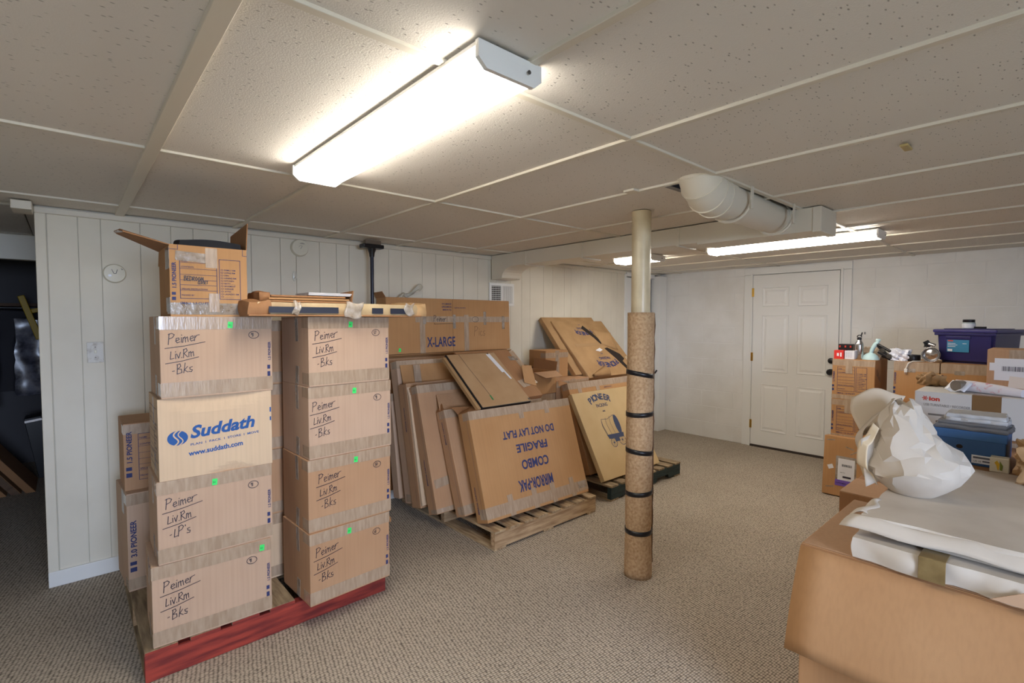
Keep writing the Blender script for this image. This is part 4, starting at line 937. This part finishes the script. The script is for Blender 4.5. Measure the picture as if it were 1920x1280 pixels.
o = tube('marker_pen', [(0, -.035, .008), (0, .035, .008)], .008, BLACK, None, 10); o.location = (5.23, .465, 1.4366); tag(o, 'short black marker lying beside the jar', 'pen')

# =================================================================== RIGHT FOREGROUND
k = rbox('brown carton carrying the blue shoe box, behind the white packages', 2.83, -.35, .50, .632, .875, .62, CBB)
tape_band(k, 'front', .18, .05, TAPE, ())
k = rbox('brown carton under the turntable box', 3.46, -.25, .56, 0, .90, .66, CBB); tape_band(k, 'front', .84, .055, TAPE, ())
k = rbox('white turntable box with red logo print, behind the shoe box', 3.5, .05, .567, .90, 1.112, .5, mat('white_box_card', col(206, 202, 196), .6), name='product_box')
F = k.F['front']; i = Ink(); i.text('ion', .062, .165, .032, .045, 0, .04); [i.line([(.045+.003*cos(a), .176+.003*sin(a)), (.045+.012*cos(a), .176+.012*sin(a))], .004) for a in [j*pi/3 for j in range(6)]]
i.build('printed_logo', mat('red_print', col(200, 60, 40), .5), k.o, F)
i = Ink(); i.text('USB TURNTABLE / RECORDER', .04, .135, .02, .19, 0, 0); i.rect(.06, .085, .07, .01); i.disc(.1, .055, .008, .006); i.line([(.1, .055), (.13, .048)], .002); i.build('printed_text', mat('grey_ink', col(120, 116, 112), .6), k.o, F)
i = Ink(); i.quad([(.17, .098), (.2, .108), (.235, .102), (.2, .088)]); i.build('printed_picture', mat('grey_blue_print', col(130, 140, 165), .5), k.o, F)
deco(k.o, 'tape', mat('brown_tape', col(128, 96, 60), .3), F, .235, .08, .11, .132, .0012); deco(k.o, 'tape', mat('brown_tape', col(128, 96, 60), .3), k.F['top'], .235, 0, .11, .05, .0012)
deco(k.o, 'red_band', mat('red_print', col(200, 60, 40), .5), F, .44, .105, .077, .03, .0012)
i = Ink(); i.text('T T USB', .445, .112, .02, .068, 0, .02); i.build('band_text', WPAPER, k.o, F, .002)
t = thing('paper_roll', 'rolled white and pink printed paper lying on the turntable box', 'paper roll', (3.62, .30, 1.1135), (0, 0, -.5))
tube('roll', [(-.02, .12, .03), (.0, .04, .03), (.01, -.06, .026), (.02, -.16, .02)], .03, mat('pink_print_paper', col(232, 226, 230), .6, c2=col(216, 110, 120), scale=22, contrast=(.3, .42)), t, 16, [.03, .03, .026, .02])
o = lathe('end_tin', [(.027, 0), (.028, .002), (.028, .05), (.0, .05)], mat('brown_tin_end', col(130, 118, 104), .6), t, 20); o.rotation_euler = (0, -pi/2, 0); o.location = (-.03, .08, .033)
sheet('wrapper', lambda u, v: (-.03-.06*v, .03+u*.1, .05-.046*v+.008*sin(u*8)), 6, 5, mat('white_plastic_bag', col(228, 230, 238), .35), t, .001)
o = crumple('crumpled_paper', (.1, .1, .06), KR, None, .03, 21, 12, 80); o.location = (3.85, .55, 1.1135); o.rotation_euler.z = .6; tag(o, 'crumpled brown paper on the back edge of the turntable box', 'paper')
k = rbox('brown carton behind the turntable box, under the labelled carton', 4.14, -.2, .45, 0, 1.06, .62, CBB)
k = rbox('taped carton with white shipping labels at the right edge', 4.42, -.12, .355, 1.06, 1.315, .32, CB, name='parcel', cat='parcel')
F = k.F['front']; deco(k.o, 'tape', TAPE, F, .1, .17, .09, .085, .0012); deco(k.o, 'shipping_label', WPAPER, F, .035, .06, .2, .14, .0016); deco(k.o, 'shipping_label', mat('cream_label', col(226, 216, 204), .6), F, .1, .02, .16, .07, .0024, -.08); deco(k.o, 'shipping_label', WPAPER, F, .012, .12, .05, .05, .0012)
i = Ink(); xx = .07; rs = random.Random(8)
while xx < .2: w_ = rs.choice((.002, .004, .005)); i.rect(xx, .12, w_, .03); xx += w_+.003
i.build('label_print', mat('grey_print_dark', col(90, 90, 100), .6), k.o, F, .0028)
# shoe box
k = rbox('blue shoe box with a finger hole and white size label', 2.90, .165, .405, .8755, 1.02, .32, mat('blue_card', col(42, 82, 130), .55), name='shoe_box')
box('lid', -k.W/2-.003, k.W/2+.003, -k.D/2-.003, k.D/2+.003, k.H-.035, k.H+.003, mat('blue_lid_card', col(54, 98, 148), .55), k.o, .002)
F = k.F['front']; i = Ink(); i.disc(.095, .075, .011, .009); i.build('finger_hole', DARK, k.o, F)
deco(k.o, 'size_label', WPAPER, F, .135, .012, .095, .035, .0012); i = Ink(); i.rect(.14, .033, .06, .008); i.text('US 10', .142, .018, .01); i.rect(.17, .02, .025, .006); [i.rect(.205+.004*j, .015, .002, .026) for j in range(5)]; i.build('label_print', mat('grey_print_dark', col(90, 90, 100), .6), k.o, F, .0022)
i = Ink(); i.rect(.03, .05, .05, .04); i.build('printed_patch', mat('teal_print', col(60, 110, 130), .5), k.o, k.F['right'])
o = thing('plastic_bag', 'folded grey plastic mailing bag lying on the blue shoe box', 'bag', (2.99, .27, 1.024), (0, 0, -.05))
for j in range(4):
    M = Matrix.Translation((.004*j, .006*sin(j*2), .0155*j)) @ Matrix.Rotation(.03*j, 4, 'Z')
    crumple('fold', (.19-.012*j, .235-.015*j, .019), mat(['grey_poly', 'pale_poly'][j > 1], *([(col(104, 104, 106), .4), (col(184, 183, 182), .4)][j > 1])), o, .014, 30+j, 14, 50, round_=.12, M=M)
# flower card box
k = rbox('small white card box with yellow flower picture, in front of the shoe box', 2.835, .150, .208, .8755, .936, .05, mat('cream_card', col(222, 214, 190), .6), name='card_box')
F = k.F['front']; i = Ink(); i.quad([(.014, .04), (.022, .05), (.03, .036), (.028, .01), (.024, .012), (.02, .03)]); i.build('flower', mat('yellow_print', col(222, 180, 40), .6), k.o, F)
i = Ink(); i.quad([(.03, .05), (.04, .03), (.038, .01), (.031, .012)]); i.build('leaf', mat('leaf_print', col(120, 130, 40), .6), k.o, F, .0016)
o = crumple('kraft_paper_ball', (.16, .16, .15), KR, None, .05, 41, 14, 55); o.location = (2.70, .03, .888); tag(o, 'crumpled brown kraft paper at the right edge beside the flower card box', 'paper')
o = crumple('kraft_paper_ball', (.14, .12, .12), CBB, None, .05, 43, 14, 55); o.location = (2.93, .055, .8755); tag(o, 'darker crumpled kraft paper at the right edge touching the shoe box', 'paper')

# the big foreground carton, near flap hanging open
FX, FY, FZ = 1.822, .581, .76
t = thing('large_carton', 'large plain brown carton in the right foreground with a wide flap hanging down', 'box', (FX, FY, 0))
BIG = cardboard('cardboard_big', col(190, 146, 102), col(178, 132, 88))
box('body', 0, .60, -1.0, 0, 0, FZ-.012, BIG, t, .003)
box('top_flap', .002, .60, -1.0, 0, FZ-.0115, FZ-.006, BIG, t, .001)
box('top_flap', .004, .59, -1.0, -.006, FZ-.0055, FZ, cardboard('cardboard_top', col(176, 138, 102), col(164, 124, 88)), t, .001)
sheet('hanging_flap', lambda u, v: (-.004-.105*v-.012*sin(v*pi)+.0*u, .008*v-1.0*u, FZ-.012-.31*v), 12, 8, BIG, t, .005)
tube('flap_score', [(.0, 0, FZ-.012), (.0, -1.0, FZ-.012)], .004, CBB, t, 8)
# flat packages wrapped in white paper
def wrapped(label, x0, x1, y0, y1, z0, z1, seed, m=PAPER, amp=.012):
    t = thing('wrapped_package', label, 'package', ((x0+x1)/2, (y0+y1)/2, z0), group=None)
    crumple('paper_wrap', (x1-x0, y1-y0, z1-z0), m, t, amp, seed, 34, 22, round_=.03)
    return t
t = wrapped('lowest white paper wrapped flat package with brown tape on the big carton', 1.81, 2.55, -.40, .44, .7615, .825, 51, PAPER, .03)
BT = mat('olive_tape', col(140, 118, 76), .35, c2=col(120, 98, 60), scale=20)
tl = (-.375, -.0)
joined('brown_tape', [(-.389, -.386, .19, .25, .004, .068), (-.386, -.28, .19, .25, .066, .069)], BT, t, .001)
prism('paper_fold', [(0, 0), (.13, .0), (.07, .045)], .003, mat('kraft_lining', col(196, 160, 128), .8), t, Matrix(((0, 0, -1, -.388), (-1, 0, 0, .1), (0, 1, 0, .008), (0, 0, 0, 1))))
t = wrapped('middle grey paper wrapped flat package between the white ones', 1.86, 2.55, -.40, .335, .832, .856, 52, mat('grey_packing_paper', col(186, 178, 166), .8), .008)
t = wrapped('top white paper wrapped framed panel with a dark blue edge', 1.86, 2.78, -.42, .43, .8645, .888, 53, PAPER, .018)
box('blue_edge', -.455, -.435, -.40, .29, -.006, .004, mat('dark_blue_frame', col(30, 48, 84), .4), t, .002)
sheet('paper_overhang', lambda u, v: (-.46-.035*v+.02*u, .44-u*.7+.03*(1-u)*v, .018-.035*v*v+.004*sin(u*20)), 24, 6, PAPER, t, .0015)
sheet('paper_corner', lambda u, v: (-.44+.18*u, .40+.055*v*(1-u*.4)+.01*sin(u*9), .02-.02*v*v+.012*sin(v*3)), 10, 6, PAPER, t, .0015)

# crumpled paper bundle standing on the packages
t = thing('paper_bundle', 'crumpled white packing paper bundle open at its top left, on the wrapped packages', 'paper', (2.235, .362, .889))
nu, nv = 26, 15; v = []; f = []; rs = random.Random(12)
for j in range(nv+1):
    s = j/nv
    # profile: flat base, belly low down, shoulder, pinched neck leaning to the left
    R = .04+.11*math.sin(min(1, s*2.6)*pi/2) if s < .38 else .15*(1-.78*((s-.38)/.62)**1.25)
    zc = .0 if s < .08 else .315*((s-.08)/.92)**1.0
    for i in range(nu):
        a = 2*pi*i/nu
        p = Vector((R*cos(a), R*sin(a)*.95, zc))
        q = ridge(p, 67, 5, 24)*1.1 + ridge(p, 71, 5, 60)*.22
        g = min(1, max(0, s-.06)*5)
        p = Vector((p.x*(1+.45*q*g), p.y*(1+.45*q*g), max(0, p.z+.04*q*g)))
        p.y += .06*max(0, s-.3) - .004; p.z += .009*sin(a*3+1)*max(0, s-.8)*5
        if g: p += Vector((rs.uniform(-1, 1), rs.uniform(-1, 1), rs.uniform(-.7, .7)))*.009*g
        v.append(p)
for j in range(nv):
    for i in range(nu):
        i2 = (i+1) % nu; A, B, Cq, D = j*nu+i, j*nu+i2, (j+1)*nu+i2, (j+1)*nu+i
        f += [(A, B, Cq), (A, Cq, D)] if rs.random() < .5 else [(A, B, D), (B, Cq, D)]
f.append(tuple(reversed(range(nu))))
o = link('paper_bag', mesh('paper_bag', v, f, True), PAPER, t); o.data.set_sharp_from_angle(angle=radians(24)); s_ = o.modifiers.new('thickness', 'SOLIDIFY'); s_.thickness = .0015
CREASE = mat('cream_packing_paper', col(226, 208, 178), .8)
# folded paper edges turned out on the left side, seen as a gaping mouth
sheet('paper_edge', lambda u, v: (-.075-.03*sin(u*pi)+.015*v, .085+.055*u*(1-u)*2+.045*v*(1-.5*u), .02+.20*u+.015*v+.012*sin(u*13)), 18, 6, CREASE, t, .0015)
sheet('paper_edge', lambda u, v: (-.03+.05*v, .115+.03*sin(u*4)+.035*v, .12+.16*u-.03*v), 14, 6, PAPER, t, .0015)
sheet('paper_edge', lambda u, v: (-.095+.05*u, .115+.02*v-.07*u, .01+.17*v+.05*u), 10, 12, PAPER, t, .0015)
# stiff tissue standing up out of the mouth
def shf(u, v):
    return (.02+.05*v+.03*u, .205-.165*u+.02*sin(v*3)-.05*(1-v)*(1-u), .17+.185*v*(.88+.12*sin(u*pi))+.05*u*(1-v)-.02*(1-u)*v+.008*sin(u*7+v*5))
sheet('tissue', shf, 12, 16, mat('tissue_paper', col(206, 190, 168), .8), t, .0015)

# =================================================================== UNLIT ROOM BEHIND THE PARTITION
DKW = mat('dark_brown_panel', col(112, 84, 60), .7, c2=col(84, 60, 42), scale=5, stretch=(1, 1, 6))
for n, (x, y, h, th, w_) in enumerate(((-.72, 5.62, 1.0, 24, .5), (-.70, 5.80, 1.15, 22, .55), (-.72, 5.98, 1.3, 20, .6), (-.70, 6.18, 1.45, 18, .7))):
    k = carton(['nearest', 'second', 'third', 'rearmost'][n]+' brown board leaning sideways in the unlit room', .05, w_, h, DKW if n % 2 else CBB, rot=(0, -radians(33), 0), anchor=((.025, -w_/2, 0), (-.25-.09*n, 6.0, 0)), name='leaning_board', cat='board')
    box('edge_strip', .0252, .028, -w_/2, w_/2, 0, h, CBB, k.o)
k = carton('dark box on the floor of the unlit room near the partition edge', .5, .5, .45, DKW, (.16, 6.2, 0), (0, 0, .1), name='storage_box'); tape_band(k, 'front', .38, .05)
k = carton('long black case leaning beside the box in the unlit room', .12, .26, .6, BLACK, rot=(0, -.15, .0), anchor=((.06, -.13, 0), (-.12, 6.50, 0)), name='case', cat='case')
box('edge_trim', -.06, .06, -.132, -.1305, .56, .58, CHROME, k.o)
t = thing('garment_rack', 'dark garment rack hung with plastic covered clothes in the unlit room', 'rack', (-.45, 6.75, 0))
tube('rail', [(-.6, 0, 1.62), (.55, 0, 1.62)], .015, BLACK, t, 10)
for xx in (-.58, .52): tube('upright', [(xx, 0, 0), (xx, 0, 1.62)], .015, BLACK, t, 10)
for xx in (-.58, .52): tube('foot', [(xx, -.22, .015), (xx, .22, .015)], .015, BLACK, t, 10)
FILM = mat('dim_plastic_film', col(120, 120, 130), .2, c2=col(60, 60, 70), scale=14)
o = crumple('garment_bag', (.42, .2, .75), FILM, None, .05, 71, 12, 12, round_=.15); o.location = (-.17, 6.74, .78); tag(o, 'clear plastic garment bag hanging from the rack near the partition edge', 'garment bag')
o = crumple('garment_bag', (.3, .22, .9), mat('blue_cloth', col(80, 98, 136), .8), None, .05, 72, 12, 12, round_=.15); o.location = (-.66, 6.72, .66); tag(o, 'blue clothes hanging at the left edge of the unlit room', 'clothes')
o = crumple('dark_jacket', (.3, .2, .8), mat('charcoal_cloth', col(58, 56, 60), .9), None, .05, 73, 10, 12, round_=.15); o.location = (-.44, 7.06, .8); tag(o, 'dark jacket hanging behind the plastic bag in the unlit room', 'clothes')
t = thing('wet_floor_sign', 'yellow folding plastic stand leaning on the clothes rack in the unlit room', 'sign', (-.20, 6.60, 1.30), (0, -.28, 0))
YEL = mat('yellow_plastic', col(190, 156, 28), .5)
box('bar', -.02, .03, -.02, .0, .02, .45, YEL, t, .006); box('crossbar', .03, .10, -.018, .002, .27, .31, YEL, t, .006)
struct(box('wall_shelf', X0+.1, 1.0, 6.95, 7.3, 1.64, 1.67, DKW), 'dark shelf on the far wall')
